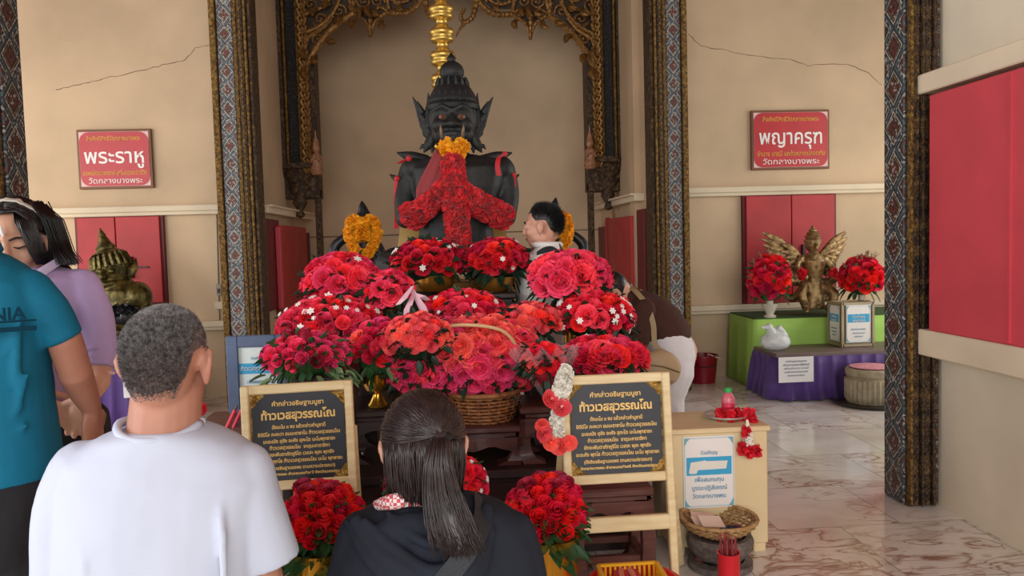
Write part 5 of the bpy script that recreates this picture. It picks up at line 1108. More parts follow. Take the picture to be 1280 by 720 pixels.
for sx in (-1, 1):
    X = lambda x: X0+sx*(x-X0)-(4 if sx < 0 else 0); b = MB()
    tips = [(1062, 289), (1063, 297), (1061, 305), (1058, 312), (1054, 319), (1050, 325), (1046, 331), (1041, 336), (1036, 341)]
    if sx < 0: tips = [(1016+(x-1016)*1.22, y+1) for x, y in tips]
    for i, (x, y) in enumerate(tips):
        r0 = (1026+i*.6, 322+i*2.2); T(b, [(X(r0[0]), r0[1], .05), (X((r0[0]+x)/2+2), (r0[1]+y)/2-4+i*.6, .05-.006*i), (X(x), y, .06)], [3.5, 5.2, 1.2], GY, 8, .28, 4)
    for i, (x, y) in enumerate(tips[::2]):
        r0 = (1026+i*.6, 322+i*2.2); x2, y2 = r0[0]+(x-r0[0])*.55, r0[1]+(y-r0[1])*.55; T(b, [(X(r0[0]), r0[1], .02), (X((r0[0]+x2)/2), (r0[1]+y2)/2-3, .01), (X(x2), y2, .02)], [3, 4.5, 1.2], GY, 8, .35, 3)
    b.build('wing', GOLDS, gs, smooth=True)
for x in (996, 1034):
    b = MB(); flower_ball(b, P(x, 342, GY, -.12), .045, 160, .03); tag(b.build('flower_bracelet', RG, None, smooth=False), 'red flower wreath on the winged statue\'s wrist nearer the ' + ('donation case' if x > 1000 else 'red bucket'), 'garland')
for (cx, cy, rx, ry, lab) in ((962, 350, 27, 32, 'red artificial flower bunch left of the winged statue, over the lime cloth corner'), (1077, 347, 28, 27, 'red artificial flower bunch above the donation case')):
    t, c, ra = arrangement('flower_vase', lab, (cx, cy, rx, ry), 6.98, True, (('cup', 'red', 2), ('carn', 'scarlet', 2), ('carn', 'crimson', 1)), 8.5, 40, .9, leaf=LEAFM, leaves=50, leafpx=12, lo=-.5, ground=zg, core=True)
    b = MB(); b.lathe([(.05, 0), (.055, .015), (.03, .03), (.05, .07), (.07, .11), (.075, .125), (.05, .12)], (c.x, c.y, zg), 18); b.tube([(c.x, c.y, zg+.08), c], [.03, .04], 8); b.build('vase', mat('white_urn', (206, 198, 180), .5), t)
    b = MB()
    for _ in range(16):
        a = R.uniform(0, 6.28); d = Vector((math.cos(a), -.3, R.uniform(-.1, 1.2))).normalized(); e = c+Vector((d.x*ra.x, d.y*ra.y, d.z*ra.z))*1.25; b.tube([c, e], [.004, .002], 5)
        for q in range(3): leaf_into(b, c.lerp(e, .8+.07*q), d+Vector((R.uniform(-.6, .6), 0, R.uniform(-.6, .6))), .05, .012, 0, 0)
    b.build('sprigs', mat('dry_red_sprig', (150, 50, 50), .6, alt=(140, 150, 110), vscale=20), t, smooth=True)
# ================================================================ LEFT WING: bronze statue on its plinth, purple table
lx0, lx1 = P(40, 460, 6.5).x, P(192, 460, 6.5).x; lz = P(160, 457, 6.45).z
lt = thing('cloth_table', ((lx0+lx1)/2, 6.9, 0), 'purple skirted table below the bronze statue on the left wing', 'table'); b = MB(); b.box(((lx0+lx1)/2, 6.95, lz-.02), (lx1-lx0, 1.0, .035), bev=.005); b.build('table_top', mat('grey_brown_top', (116, 98, 92), .5), lt)
skirt([(lx0, 6.47, 0), (lx1, 6.47, 0), (lx1, 7.42, 0)], lz-.03, PUR, .02, 8.0, 'purple_skirt', lt, .04)
c, w, h = pix_plane(151, 175, 458, 488, 6.36); b = MB(); b.box((c.x, 6.385, lz-.05-h/2), (w, .004, h)); pn = b.build('paper_notice', mat('white_paper', (226, 224, 222), .6), None); tag(pn, 'white paper notice on the purple skirt beside the kneeling man\'s head', 'notice')
joinmesh([text('ร่วมทำบุญ', .04, (c.x, 6.375, lz-.05-h*y), XA, ZA, mat('paper_text', (120, 124, 136), .6), 'l', None, width=w*.7) for y in (.5,)], 'lettering', pn)
qx0, qx1 = P(100, 430, 6.75).x, P(186, 430, 6.75).x; qz = P(150, 418, 6.75).z; b = MB(); b.box(((qx0+qx1)/2, 7.0, lz+(qz-lz)/2), (qx1-qx0, .5, qz-lz), bev=.015); b.box(((qx0+qx1)/2, 7.0, qz-.02), (qx1-qx0+.03, .53, .04), bev=.006); tag(b.build('statue_plinth', mat('black_lacquer', (24, 22, 24), .3), None), 'black lacquered plinth under the bronze statue', 'plinth')
RY = 6.95; BRZ = mat('gilt_bronze', (112, 98, 48), .35, .7, alt=(44, 42, 26), vscale=18, bump=.5, bscale=36)
r0 = P(145, 415, RY); rs = thing('demon_statue', (r0.x, RY, qz), 'gilt bronze demon statue with a pointed crown before the left red shutters', 'statue'); b = MB()
b.loft([sect(y, xl, xr, ry, 0, 20, 2.4, RY) for y, xl, xr, ry in ((417, 112, 180, .18), (400, 112, 180, .18), (382, 116, 176, .17), (364, 116, 172, .16), (350, 122, 164, .12))])
E(b, 141, 340, RY, 20, 21, .14); E(b, 172, 372, RY, 17, 20, .14); E(b, 112, 372, RY, 15, 20, .14)
T(b, [(176, 378, 0), (184, 398, -.08), (160, 402, -.2)], [11, 10, 7], RY, 12, 1, 3); T(b, [(110, 378, 0), (104, 398, -.08), (128, 402, -.2)], [11, 10, 7], RY, 12, 1, 3)
for sx in (-1, 1):
    E(b, 140+sx*8, 338, RY, 4, 3, .03, -.13); T(b, [(140+sx*16, 348, 0), (140+sx*24, 336, .02), (140+sx*28, 322, .04)], [5, 7, 1], RY, 8, .5, 3); T(b, [(140+sx*2, 332, -.13), (140+sx*10, 329, -.12), (140+sx*17, 333, -.08)], [2, 2.5, 1], RY, 8)
T(b, [(140, 335, -.13), (139, 345, -.17)], [3, 5], RY, 8); T(b, [(130, 353, -.12), (140, 355, -.15), (150, 353, -.12)], 3, RY, 8)
solid(b, 'body', BRZ, rs, .010, 2)
b = MB(); c = P(138, 330, RY); k = RY/1000; tilt = Matrix.Rotation(-.22, 3, 'Y'); b.lathe([(r*k, z_*k) for r, z_ in ((22, -8), (23, -3), (19, 2), (20, 6), (15, 11), (16, 14), (11, 18), (11.5, 21), (8, 25), (6, 30), (4, 34), (4.5, 36), (2, 41), (.4, 45))], c, 24, M=tilt)
for i in range(18): a = 2*PI*i/18; b.tube([c+tilt @ Vector((22*k*math.cos(a), 22*k*math.sin(a), -.02)), c+tilt @ Vector((19*k*math.cos(a), 19*k*math.sin(a), .07)), c+tilt @ Vector((16*k*math.cos(a), 16*k*math.sin(a), .1))], [.02, .018, .003], 6)
b.build('crown', BRZ, rs, smooth='angle')
b = MB(); E(b, 166, 392, RY, 20, 11, .1, -.2); fluff(b, [P(150, 396, RY, -.22), P(166, 386, RY, -.25), P(182, 392, RY, -.2)], .06, 500, .03); tag(b.build('beaded_cloth', mat('black_beads', (34, 34, 38), .25, var=.5, vscale=60), None, smooth=False), 'black beaded cloth heaped in the lap of the bronze statue', 'cloth')
b = MB(); q = PZ(141, 520); b.lathe([(.14, 0), (.17, .1), (.16, .25), (.1, .3), (.001, .3)], (q.x, q.y+.1, 0), 20); tag(b.build('stone_jar', STONE, None), 'grey stone jar on the floor by the lavender woman', 'jar')
# wiring on the left wing wall
b = MB(); w = [P(x, y, WY, -.006) for x, y in ((268, 262), (271, 263), (272, 300), (273, 340), (274, 376), (275, 402))]; b.tube(w, .005, 6); tag(b.build('wall_cable', mat('grey_cable', (104, 90, 76), .6), None), 'thin grey cable down the left wing wall', 'cable')
c, w, h = pix_plane(271, 278, 355, 369, WY); sw = thing('wall_switch', (c.x, WY, c.z-h/2), 'small grey switch on the cable beside the left mosaic pillar', 'switch'); b = MB(); b.box((c.x, WY-.018, c.z), (w, .03, h), bev=.004); b.build('switch_box', mat('grey_switch', (150, 138, 122), .5), sw); b = MB(); b.box((c.x, WY-.036, c.z-.01), (w*.5, .012, h*.4), bev=.002); b.build('rocker', mat('dark_rocker', (50, 46, 44), .5), sw)
c, w, h = pix_plane(269, 281, 377, 386, WY); so = thing('wall_socket', (c.x, WY, c.z-h/2), 'cream socket plate under the switch by the left mosaic pillar', 'socket'); b = MB(); b.box((c.x, WY-.012, c.z), (w, .022, h), bev=.004); b.build('plate', LEDGE, so)
# ================================================================ PEOPLE
def skin_mat(name, rgb): 
    m = mat(name, rgb, .5, var=.06, vscale=14, bump=.03, bscale=180, sss=.12); m.node_tree.nodes['Principled BSDF'].inputs['Subsurface Radius'].default_value = (1, .35, .2); return m
SK1 = skin_mat('skin_tan', (182, 128, 106)); SK2 = skin_mat('skin_warm', (204, 152, 128)); SK3 = skin_mat('skin_brown', (168, 114, 92)); SK4 = skin_mat('skin_light', (218, 168, 140))
def hmat(yaw, pitch=0, roll=0, back=False):
    """head frame; yaw 0 faces away from the entrance (+Y), positive turns to +X; pitch > 0 looks down."""
    return Matrix.Rotation(-math.radians(yaw), 3, 'Z') @ Matrix.Rotation(-math.radians(pitch), 3, 'X') @ Matrix.Rotation(math.radians(roll), 3, 'Y')
def head(b, c, M, s=1.0):
    q = lambda x, y, z: c+M @ Vector((x*s, y*s, z*s)); e = lambda x, y, z, rx, ry, rz: b.ell(q(x, y, z), (rx*s, ry*s, rz*s), M, 24, 16)
    e(0, -.014, .036, .075, .094, .084); e(0, -.034, -.012, .064, .066, .074); e(0, .02, -.02, .062, .074, .085); e(0, .046, -.082, .036, .038, .032)
    for k in (-1, 1):
        e(k*.036, .008, -.058, .026, .048, .034); e(k*.036, .064, -.022, .024, .022, .024); e(k*.012, .094, -.03, .009, .011, .008)
        e(k*.081, -.006, -.004, .010, .02, .033); b.tube([q(k*.078, .008, .018), q(k*.093, -.014, .03), q(k*.097, -.026, .014), q(k*.092, -.022, -.01), q(k*.08, -.006, -.034)], [x*s for x in (.006, .007, .007, .007, .008)], 8)
        e(k*.032, .076, .012, .018, .012, .010)
    b.tube([q(0, .088, .024), q(0, .1, -.004), q(0, .106, -.024)], [.009*s, .011*s, .013*s], 10); b.tube([q(-.042, .07, .03), q(0, .086, .034), q(.042, .07, .03)], [.01*s, .013*s, .01*s], 10)
    b.tube([q(-.024, .08, -.055), q(0, .092, -.052), q(.024, .08, -.055)], [.004*s, .007*s, .004*s], 8); b.tube([q(-.02, .08, -.064), q(0, .09, -.066), q(.02, .08, -.064)], [.004*s, .008*s, .004*s], 8)
def face_parts(root, c, M, s, lipcol=(170, 84, 80), closed=False, brow=(40, 30, 28)):
    q = lambda x, y, z: c+M @ Vector((x*s, y*s, z*s))
    for k in (-1, 1):
        b = MB()
        if closed: b.tube([q(k*.018, .0875, .008), q(k*.03, .0895, .0045), q(k*.044, .084, .008)], [.0012*s, .0028*s, .0014*s], 6); b.build('eyelash', mat('lash_black', (24, 18, 18), .6), root, smooth=True)
        else:
            b.ell(q(k*.031, .078, .011), .0125*s, None, 14, 10); ey = b.build('eye', mat('eye_white', (230, 224, 216), .25), root, smooth=True); b = MB(); b.ell(q(k*.031, .086, .011), (.0058*s, .0052*s, .0058*s), M, 12, 8); b.build('iris', mat('iris_dark', (36, 22, 18), .2), ey, smooth=True)
        b = MB(); b.tube([q(k*.014, .0945, .03), q(k*.03, .0925, .036), q(k*.048, .079, .031)], [.003*s, .0036*s, .0016*s], 6); b.build('eyebrow', mat('brow_%d' % brow[0], brow, .7), root, smooth=True)
    b = MB(); b.tube([q(-.022, .0845, -.0585), q(0, .0965, -.058), q(.022, .0845, -.0585)], [.0022*s, .0052*s, .0022*s], 8); b.build('lips', mat('lip_%d' % lipcol[1], lipcol, .45), root, smooth=True)
def hand(b, W, f, n, side, s=1.0, curl=.35, spread=.08):
    """palm, four unequal bent fingers and a thumb. W wrist, f towards the fingertips, n the way the palm faces, side = +1/-1 thumb side along f x n."""
    f = Vector(f).normalized(); n = Vector(n); n = (n-f*n.dot(f)).normalized(); t = f.cross(n)*side; M = Matrix((t, n, f)).transposed(); W = Vector(W)
    b.ell(W+f*.045*s, (.041*s, .016*s, .052*s), M, 16, 10); b.ell(W+f*.07*s, (.04*s, .013*s, .03*s), M, 16, 10); b.tube([W-f*.02*s, W+f*.03*s], [.025*s, .027*s], 12, .75, n)
    for i, L in enumerate((.068, .077, .071, .054)):
        u = .031-.0205*i; p = W+f*(.086-.004*abs(i-1))*s+t*u*s; a = 0.0; pts = [p-f*.015*s, p]
        for j, fr in enumerate((.45, .31, .24)):
            a += curl*(1.0 if j else .7)*(1+.15*i); d = f*math.cos(a)+n*math.sin(a)+t*(u*spread*30*.1); p = p+d.normalized()*L*fr*s; pts.append(p)
        b.tube(pts, [.0095*s, .0095*s, .0088*s, .008*s, .0068*s], 9)
    p = W+f*.022*s+t*.03*s; b.tube([p, p+(f*.5+t*.7+n*.25).normalized()*.034*s, p+(f*.5+t*.7+n*.25).normalized()*.034*s+(f*.85+t*.3+n*.35).normalized()*.03*s, p+(f*.5+t*.7+n*.25).normalized()*.034*s+(f*.85+t*.3+n*.35).normalized()*.052*s], [.014*s, .0115*s, .010*s, .0075*s], 9)
def ringset(rows, Y, n=28, p=2.4):
    return [sect(r[0], r[1], r[2], r[3], r[4] if len(r) > 4 else 0, n, p, Y) for r in rows]
def hair_mat(name, rgb, alt, rough=.38): return mat(name, rgb, rough, alt=alt, vscale=60, spec=.6)
def strands(b, paths, r0, r1):
    for p in paths: b.tube(p, [r0+(r1-r0)*i/(len(p)-1) for i in range(len(p))], 4, rounded=False)
def hdir(az, el): return Vector((math.sin(az)*math.cos(el), math.cos(az)*math.cos(el), math.sin(el)))   # az 0 = face, + = person's right when facing +Y
def hsurf(c, M, s, d, off=0.0):
    if d.z < -.05:
        t = min(1, -d.z); h = Vector((d.x, d.y, 0)).normalized()*(1-.3*t*t); d = Vector((h.x, h.y, -t))
    return c+M @ (Vector((0, -.012, .03))*s+Vector((d.x*(.076*s+off), d.y*(.096*s+off), d.z*((.087 if d.z > 0 else .1)*s+off))))
def crop_hair(root, c, M, s, m, n, ln, base=True, nape=-.95, seed=3, up=.5, top_mat=None):
    """short cropped hair: a close cap and thousands of short tapering bristles; shorter towards nape and temples."""
    rr = random.Random(seed); b = MB(); cnt = 0
    def limit(az):  # hairline elevation by azimuth: brow high in front, above the ears at the side, low at the nape
        a = abs(az); 
        if a < .75: return .62
        if a < 1.25: return .62-.55*(a-.75)/.5
        if a < 1.85: return .07
        return .07+(nape-.07)*min(1, (a-1.85)/.5)
    if base:
        cap = MB(); N = 40; K = 14; rows = []
        for i in range(N):
            az = -PI+2*PI*i/N; l = limit(az); rows.append([hsurf(c, M, s, hdir(az, l+(PI/2-l)*j/K), .0035*min(1, j/3)-.001) for j in range(K+1)])
        rows.append(rows[0]); cap.grid(lambda u, v: rows[int(round(u*N))][int(round(v*K))], N, K); cap.build('hair_cap', m, root, smooth=True)
    while cnt < n:
        az, el = rr.uniform(-PI, PI), math.asin(rr.uniform(-.95, 1)); l = limit(az)
        if el < l-.04: continue
        fade = min(1, max(.12, (el-l)/.7)); 
        if rr.random() > .45+.55*fade: continue
        d = hdir(az, el); p = hsurf(c, M, s, d, .001); nn = (M @ d); t = (nn+Vector((rr.gauss(0, .25), rr.gauss(0, .25), up+rr.gauss(0, .2))))
        if el > .9: t = nn+M @ Vector((rr.gauss(0, .3), .35, .2))
        t = t.normalized()*ln*fade*rr.uniform(.7, 1.2); sd = nn.cross(t); sd = sd.normalized()*.0011 if sd.length > 1e-5 else Vector((.0011, 0, 0))
        b.face([b.v(p-sd), b.v(p+sd), b.v(p+t)]); cnt += 1
    b.build('hair', top_mat or m, root, smooth=False)
# ---------------------------------------------------------------- kneeling man in the white T-shirt
YM = 1.62; hc = P(211, 457, YM); man = thing('person', (P(205, 600, YM).x, YM, 0), 'person with cropped grey hair in a white T-shirt, kneeling and seen from behind', 'person')
HM = hmat(7, 4); b = MB(); hs = .965; head(b, hc, HM, hs)
T(b, [(201, 585, .01), (205, 540, .0), (209, 490, .0)], [46, 43, 41], YM, 20, 1.0)
b.loft(ringset([(556, 150, 260, .05), (584, 98, 314, .075), (640, 88, 318, .1), (760, 95, 312, .1), (900, 95, 312, .11)], YM))
sh = lambda x, y, d=0: P(x, y, YM, d)
for (x1, y1, x2, y2, hx, sd) in ((106, 612, 76, 790, 190, 1), (302, 612, 340, 800, 222, -1)):
    a, e = sh(x1, y1), sh(x2, y2, .02); w = sh(hx, 742, .24); b.tube([a, a.lerp(e, .5), e], [.04, .044, .042], 14); b.tube([e, e.lerp(w, .4), w], [.042, .042, .027], 14); hand(b, w, (.12*sd, .25, 1), (sd, 0, 0), -1, 1.0, .12)
for sx in (-1, 1):
    h = Vector((man.location.x+sx*.1, YM, .5)); k = Vector((man.location.x+sx*.13, YM+.06, .06)); b.tube([h, k], [.085, .06], 14); b.tube([k, Vector((man.location.x+sx*.12, YM-.36, .06))], [.058, .042], 14); b.ell((man.location.x+sx*.12, YM-.44, .05), (.045, .1, .045))
body = solid(b, 'body', SK1, man, .005, 4)
face_parts(man, hc, HM, hs); crop_hair(man, hc, HM, hs, hair_mat('cropped_base', (112, 90, 82), (84, 68, 64), .7), 22000, .010, True, -1.15, top_mat=mat('salt_pepper_hair', (146, 141, 140), .55, alt=(66, 60, 58), vscale=120, detail=2))
TEE = mat('white_cotton', (196, 202, 219), .8, bump=.12, bscale=9, spec=.2)
b = MB(); b.loft(ringset([(533, 150, 252, .078, -.002), (540, 128, 274, .086, -.002), (552, 106, 298, .09), (570, 84, 322, .1), (600, 74, 334, .115), (650, 76, 330, .125), (720, 76, 326, .13), (800, 80, 322, .135), (880, 84, 318, .14)], YM, 36, 2.5))
T(b, [(104, 590, 0), (86, 640, 0), (80, 700, .005), (78, 748, .01)], [40, 40, 38, 38], YM, 18, 1, 3, None, 'start'); T(b, [(302, 592, 0), (318, 640, 0), (336, 704, .01)], [40, 39, 39], YM, 18, 1, 3, None, 'start')
# soft folds running down from the shoulder blades and across the arm holes
for pts in ([(128, 600), (138, 670), (150, 770)], [(288, 590), (298, 650), (303, 740)], [(250, 640), (262, 700), (268, 780)], [(180, 660), (172, 720), (168, 790)]):
    T(b, [(x, y, d) for (x, y), d in zip(pts, (-.085, -.112, -.124))], [1.5, 5, 5], YM, 10, 1, 4)
solid(b, 'tee_shirt', TEE, man, .006, 10, .010, .16)
b = MB(); pts = []
for i in range(33):
    t = 2*PI*i/32; pts.append(P(201+50*math.cos(t), 536, YM, -.002-.079*math.sin(t))+Vector((0, 0, -.006*math.sin(t)+.012*abs(math.cos(t))**3)))
b.tube(pts, .0085, 8, 1.0, None, False); b.build('collar', TEE, man, smooth=True)
TRS = mat('dark_trousers', (38, 38, 44), .8, bump=.1, bscale=20)
b = MB(); mx = man.location.x; b.loft([[Vector((mx+.17*math.cos(2*PI*i/24), YM+.125*math.sin(2*PI*i/24), z)) for i in range(24)] for z in (.44, .5, .56, .62)])
for sx in (-1, 1): b.tube([(mx+sx*.09, YM, .5), (mx+sx*.13, YM+.06, .075)], [.1, .075], 14); b.tube([(mx+sx*.13, YM+.06, .078), (mx+sx*.12, YM-.34, .07)], [.074, .055], 14)
solid(b, 'trousers', TRS, man, .008, 5, .008, .1)
# ---------------------------------------------------------------- kneeling girl in the black hoodie
YG = 1.76; hg = P(529, 562, YG); girl = thing('person', (P(545, 640, YG).x, YG, 0), 'person with a half-tied brown ponytail in a black hooded top, kneeling and seen from behind', 'person')
HG = hmat(-8, 10); gs_ = .98; b = MB(); head(b, hg, HG, gs_); T(b, [(540, 660, -.01), (536, 628, -.0), (531, 590, .0)], [34, 29, 28], YG, 18)
b.loft(ringset([(640, 490, 590, .05), (665, 448, 648, .075), (720, 442, 652, .085), (820, 450, 645, .09)], YG))
gh = lambda x, y, d=0: P(x, y, YG, d)
for (x1, y1, x2, y2, hx, sd) in ((448, 680, 436, 830, 532, 1), (652, 680, 664, 830, 556, -1)):
    a, e, w = gh(x1, y1), gh(x2, y2, .04), gh(hx, 775, .24); b.tube([a, e], [.04, .035], 12); b.tube([e, w], [.034, .023], 12); hand(b, w, (.1*sd, .25, 1), (sd, 0, 0), -1, .9, .1)
gx = girl.location.x
for sx in (-1, 1): b.ell((gx+sx*.08, YG-.14, .045), (.04, .1, .04)); b.tube([(gx+sx*.1, YG-.02, .26), (gx+sx*.12, YG+.34, .1)], [.08, .06], 12)
solid(b, 'body', SK2, girl, .005, 4); face_parts(girl, hg, HG, gs_)
BLK = mat('black_hoodie', (38, 42, 52), .85, bump=.08, bscale=14, spec=.2, var=.06); BLK2 = mat('black_strap', (36, 39, 46), .6, bump=.2, bscale=200)
b = MB(); b.loft(ringset([(618, 494, 580, .055, -.005), (626, 470, 606, .075), (636, 452, 632, .09), (655, 436, 654, .105), (685, 422, 668, .115), (725, 416, 676, .12), (790, 420, 676, .125), (850, 428, 668, .13), (905, 430, 666, .15)], YG, 36, 2.5))
T(b, [(452, 668, 0), (440, 720, 0), (434, 790, .02), (440, 832, .05)], [30, 31, 30, 27], YG, 16, 1, 3); T(b, [(640, 668, 0), (654, 720, 0), (662, 790, .02), (658, 832, .05)], [30, 31, 30, 27], YG, 16, 1, 3)
for sd, x2, hx in ((1, 438, 520), (-1, 660, 568)): b.tube([gh(x2, 830, .04), gh(hx, 785, .2)], [.045, .033], 12)
solid(b, 'hooded_top', BLK, girl, .006, 8, .008, .12)
# the hood lying on the back
b = MB(); E(b, 530, 648, YG, 66, 26, .035, -.085); E(b, 545, 668, YG, 40, 22, .03, -.105); T(b, [(438, 640, -.06), (470, 676, -.115), (516, 700, -.15), (562, 708, -.158), (596, 684, -.145), (614, 644, -.09)], [4, 8, 9, 9, 8, 4], YG, 10, 1, 4)
T(b, [(450, 636, -.075), (478, 664, -.115), (520, 686, -.152), (560, 694, -.16), (588, 674, -.15), (604, 640, -.085), (606, 626, -.05)], [9, 13, 15, 14, 12, 10, 8], YG, 12, .8, 4, (0, 1, 0))
T(b, [(462, 634, -.09), (500, 660, -.125), (545, 678, -.16), (578, 658, -.155), (592, 632, -.1)], [5, 7, 8, 7, 5], YG, 10, 1, 4); T(b, [(488, 626, -.08), (520, 646, -.12), (548, 652, -.135), (572, 640, -.11)], [4, 6, 6, 4], YG, 10, 1, 4)
solid(b, 'hood', BLK, girl, .005, 4, .006, .07)
b = MB(); sp = [gh(x, y, d) for x, y, d in spline([(602, 622, .0), (600, 632, -.1), (584, 652, -.158), (556, 684, -.176), (525, 716, -.158), (495, 756, -.148), (462, 812, -.14), (440, 840, -.08), (434, 850, .05)], 4)]
b.ribbon(sp, .044, (.75, 0, -.65), .004); b.build('shoulder_strap', BLK2, girl, smooth='angle')
g = NG('red_gingham'); tc = g.n('ShaderNodeTexCoord'); ck = g.n('ShaderNodeTexChecker'); ck.inputs['Scale'].default_value = 130; g.l(tc.outputs['Object'], ck.inputs['Vector']); g.l(g.mix(ck.outputs['Fac'], (236, 224, 222), (206, 84, 92)), g.b.inputs['Base Color']); g.b.inputs['Roughness'].default_value = .8
b = MB(); T(b, [(474, 624, -.04), (492, 615, -.07), (512, 611, -.075), (540, 614, -.08)], [7, 10, 9, 5], YG, 12, .7, 4); b.build('gingham_collar', g.m, girl, smooth=True)
HB = hair_mat('dark_brown_hair', (58, 44, 42), (34, 26, 26), .36); rr = random.Random(5)
b = MB(); q = lambda x, y, z: hg+HG @ Vector((x*gs_, y*gs_, z*gs_))
b.ell(q(0, -.02, .034), (.086*gs_, .102*gs_, .096*gs_), HG, 26, 18)
# hair hanging behind the ears to the collar
b.loft([[q(x*w, -.01-.098*math.sqrt(max(0, 1-(x*1.02)**2))*k if i < 16 else -.01-.03*math.sqrt(max(0, 1-(x*1.02)**2)), z) for i, x in enumerate([-1+2*j/15 for j in range(16)]+[1-2*j/15 for j in range(16)])] for w, k, z in ((.078, .92, .02), (.084, .92, -.03), (.084, .84, -.07), (.074, .76, -.105))])
tie = q(.026, -.118, .035); pony = [tie, gh(549, 560, -.135), gh(552, 590, -.13), gh(560, 620, -.145), gh(572, 648, -.16)]
b.tube(pony, [.02, .026, .03, .036, .03], 14, .7, (0, 1, 0)); solid(b, 'hair_mass', HB, girl, .005, 4)
tl = HG.inverted() @ (tie-hg); tdir = Vector((.25, -1.0, .1)).normalized(); b = MB(); paths = []
for _ in range(760):   # combed to the tie from temples and crown
    az = rr.uniform(-2.3, 2.3); el = rr.uniform(.0, 1.5) if abs(az) > .9 else rr.uniform(.75, 1.5); a = hdir(az, el); p = []
    if el < .12 and abs(az) > 2: continue
    for j in range(9):
        t = j/8; d = a.lerp(tdir, t); d = d.normalized(); d.z -= .10*math.sin(t*PI)*(1 if abs(az) > 1 else .2); p.append(hsurf(hg, HG, gs_, d.normalized(), .014+.004*rr.random()+.006*t))
    paths.append(p)
strands(b, paths, .0021, .0012); paths = []
for _ in range(520):   # loose curtain below
    az = rr.choice((-1, 1))*rr.uniform(1.65, 3.14); a = hdir(az, rr.uniform(-.1, .15)); s0 = hsurf(hg, HG, gs_, a, .016); e = s0+Vector((-(s0.x-hg.x)*.18+rr.gauss(0, .004), .018+rr.gauss(0, .004), -.115-rr.random()*.035)); m_ = s0.lerp(e, .5)+Vector((rr.gauss(0, .003), -.01, 0)); p = [s0, s0.lerp(m_, .5)+Vector((0, -.004, 0)), m_, m_.lerp(e, .5)+Vector((0, -.002, 0)), e]; paths.append(p)
strands(b, paths, .002, .0008); paths = []
for _ in range(620):   # ponytail
    u, v = rr.gauss(0, .5), rr.gauss(0, .4); p = []; L = rr.uniform(.8, 1.08)
    for j in range(9):
        t = j/8*L*4; i = min(int(t), 3); f = t-i; c_ = pony[i].lerp(pony[i+1], f); wd = (.016, .027, .034, .044, .05)[i]*(1-f)+(.027, .034, .044, .05, .056)[i]*f; p.append(c_+Vector((max(-1.1, min(1.1, u))*wd, -.014-.012*abs(v)+.008*u*u, rr.gauss(0, .0008)*j)))
    paths.append(p)
strands(b, paths, .0019, .0007); b.build('hair_strands', HB, girl, smooth=True)
b = MB(); b.lathe([(.02, -.007), (.024, 0), (.02, .007)], tie-Vector((0, .004, .002)), 18, 1.1, .8, Matrix.Rotation(.35, 3, 'X')); b.build('hair_tie', mat('black_band', (26, 24, 28), .6), girl, smooth=True)
# ---------------------------------------------------------------- standing man in the teal polo, half out of the picture
YT = 1.92; tm = thing('person', (P(-30, 600, YT).x, YT, 0), 'standing person in a teal polo shirt and black trousers, seen from behind', 'person')
ht = P(-68, 232, YT); HT = hmat(8, 14); b = MB(); head(b, ht, HT, 1.03); T(b, [(-50, 340, -.01), (-56, 305, 0), (-64, 262, 0)], [36, 31, 30], YT, 18)
b.loft(ringset([(345, -100, -5, .06), (380, -128, 34, .08), (450, -124, 46, .11), (600, -118, 60, .12)], YT))
th_ = lambda x, y, d=0: P(x, y, YT, d)
b.tube([th_(56, 398, 0.005), th_(76, 427, .02), th_(82, 472, .05), th_(80, 500, .1), th_(80, 524, .14)], [.036, .039, .038, .033, .025], 16); hand(b, th_(80, 526, .14), (-.05, .15, -1), (-1, .2, 0), 1, .98, .45)
b.tube([th_(-120, 372, 0), th_(-150, 450, .02), th_(-152, 480, .05), th_(-148, 524, .14)], [.046, .042, .038, .026], 14); hand(b, th_(-148, 526, .14), (.05, .15, -1), (1, .2, 0), -1, .98, .45)
solid(b, 'body', SK3, tm, .0045, 4); face_parts(tm, ht, HT, 1.03); crop_hair(tm, ht, HT, 1.03, hair_mat('short_black_hair', (30, 27, 28), (20, 18, 19), .5), 6000, .022)
TEAL = mat('teal_polo', (20, 108, 138), .75, bump=.15, bscale=10, var=.05, vscale=5, spec=.2); TEALD = mat('teal_dark_print', (10, 48, 64), .9, spec=.1)
b = MB(); b.loft(ringset([(314, -92, -14, .06), (322, -112, 4, .08), (334, -128, 24, .1), (354, -140, 47, .12), (388, -142, 58, .13), (430, -136, 56, .135), (470, -132, 56, .135), (510, -130, 61, .14), (550, -128, 66, .145), (580, -126, 70, .15), (597, -126, 70, .15)], YT, 36, 2.5))
T(b, [(34, 366, 0), (58, 392, .005), (76, 426, .015)], [29, 27, 23], YT, 18, 1, 3, None, 'start'); T(b, [(-120, 350, 0), (-138, 386, .005), (-148, 424, .015)], [31, 28, 24], YT, 18, 1, 3)
for pts in ([(52, 395), (30, 440), (-10, 470)], [(58, 460), (40, 520), (20, 560)], [(60, 520), (20, 545), (-30, 560)], [(50, 400), (46, 450), (52, 500)]): T(b, [(x, y, -.13+abs(x-(-36))*.0005) for x, y in pts], [2.5, 5, 2.5], YT, 8, 1, 3)
solid(b, 'polo_shirt', TEAL, tm, .006, 7, .010, .13)
b = MB(); b.tube([P(-54+40*math.cos(t), 308, YT, -.075*math.sin(t))+Vector((0, 0, .012*math.sin(t))) for t in [2*PI*i/24 for i in range(25)]], .02, 8, 1, None, False); b.build('collar', TEAL, tm, smooth=True)
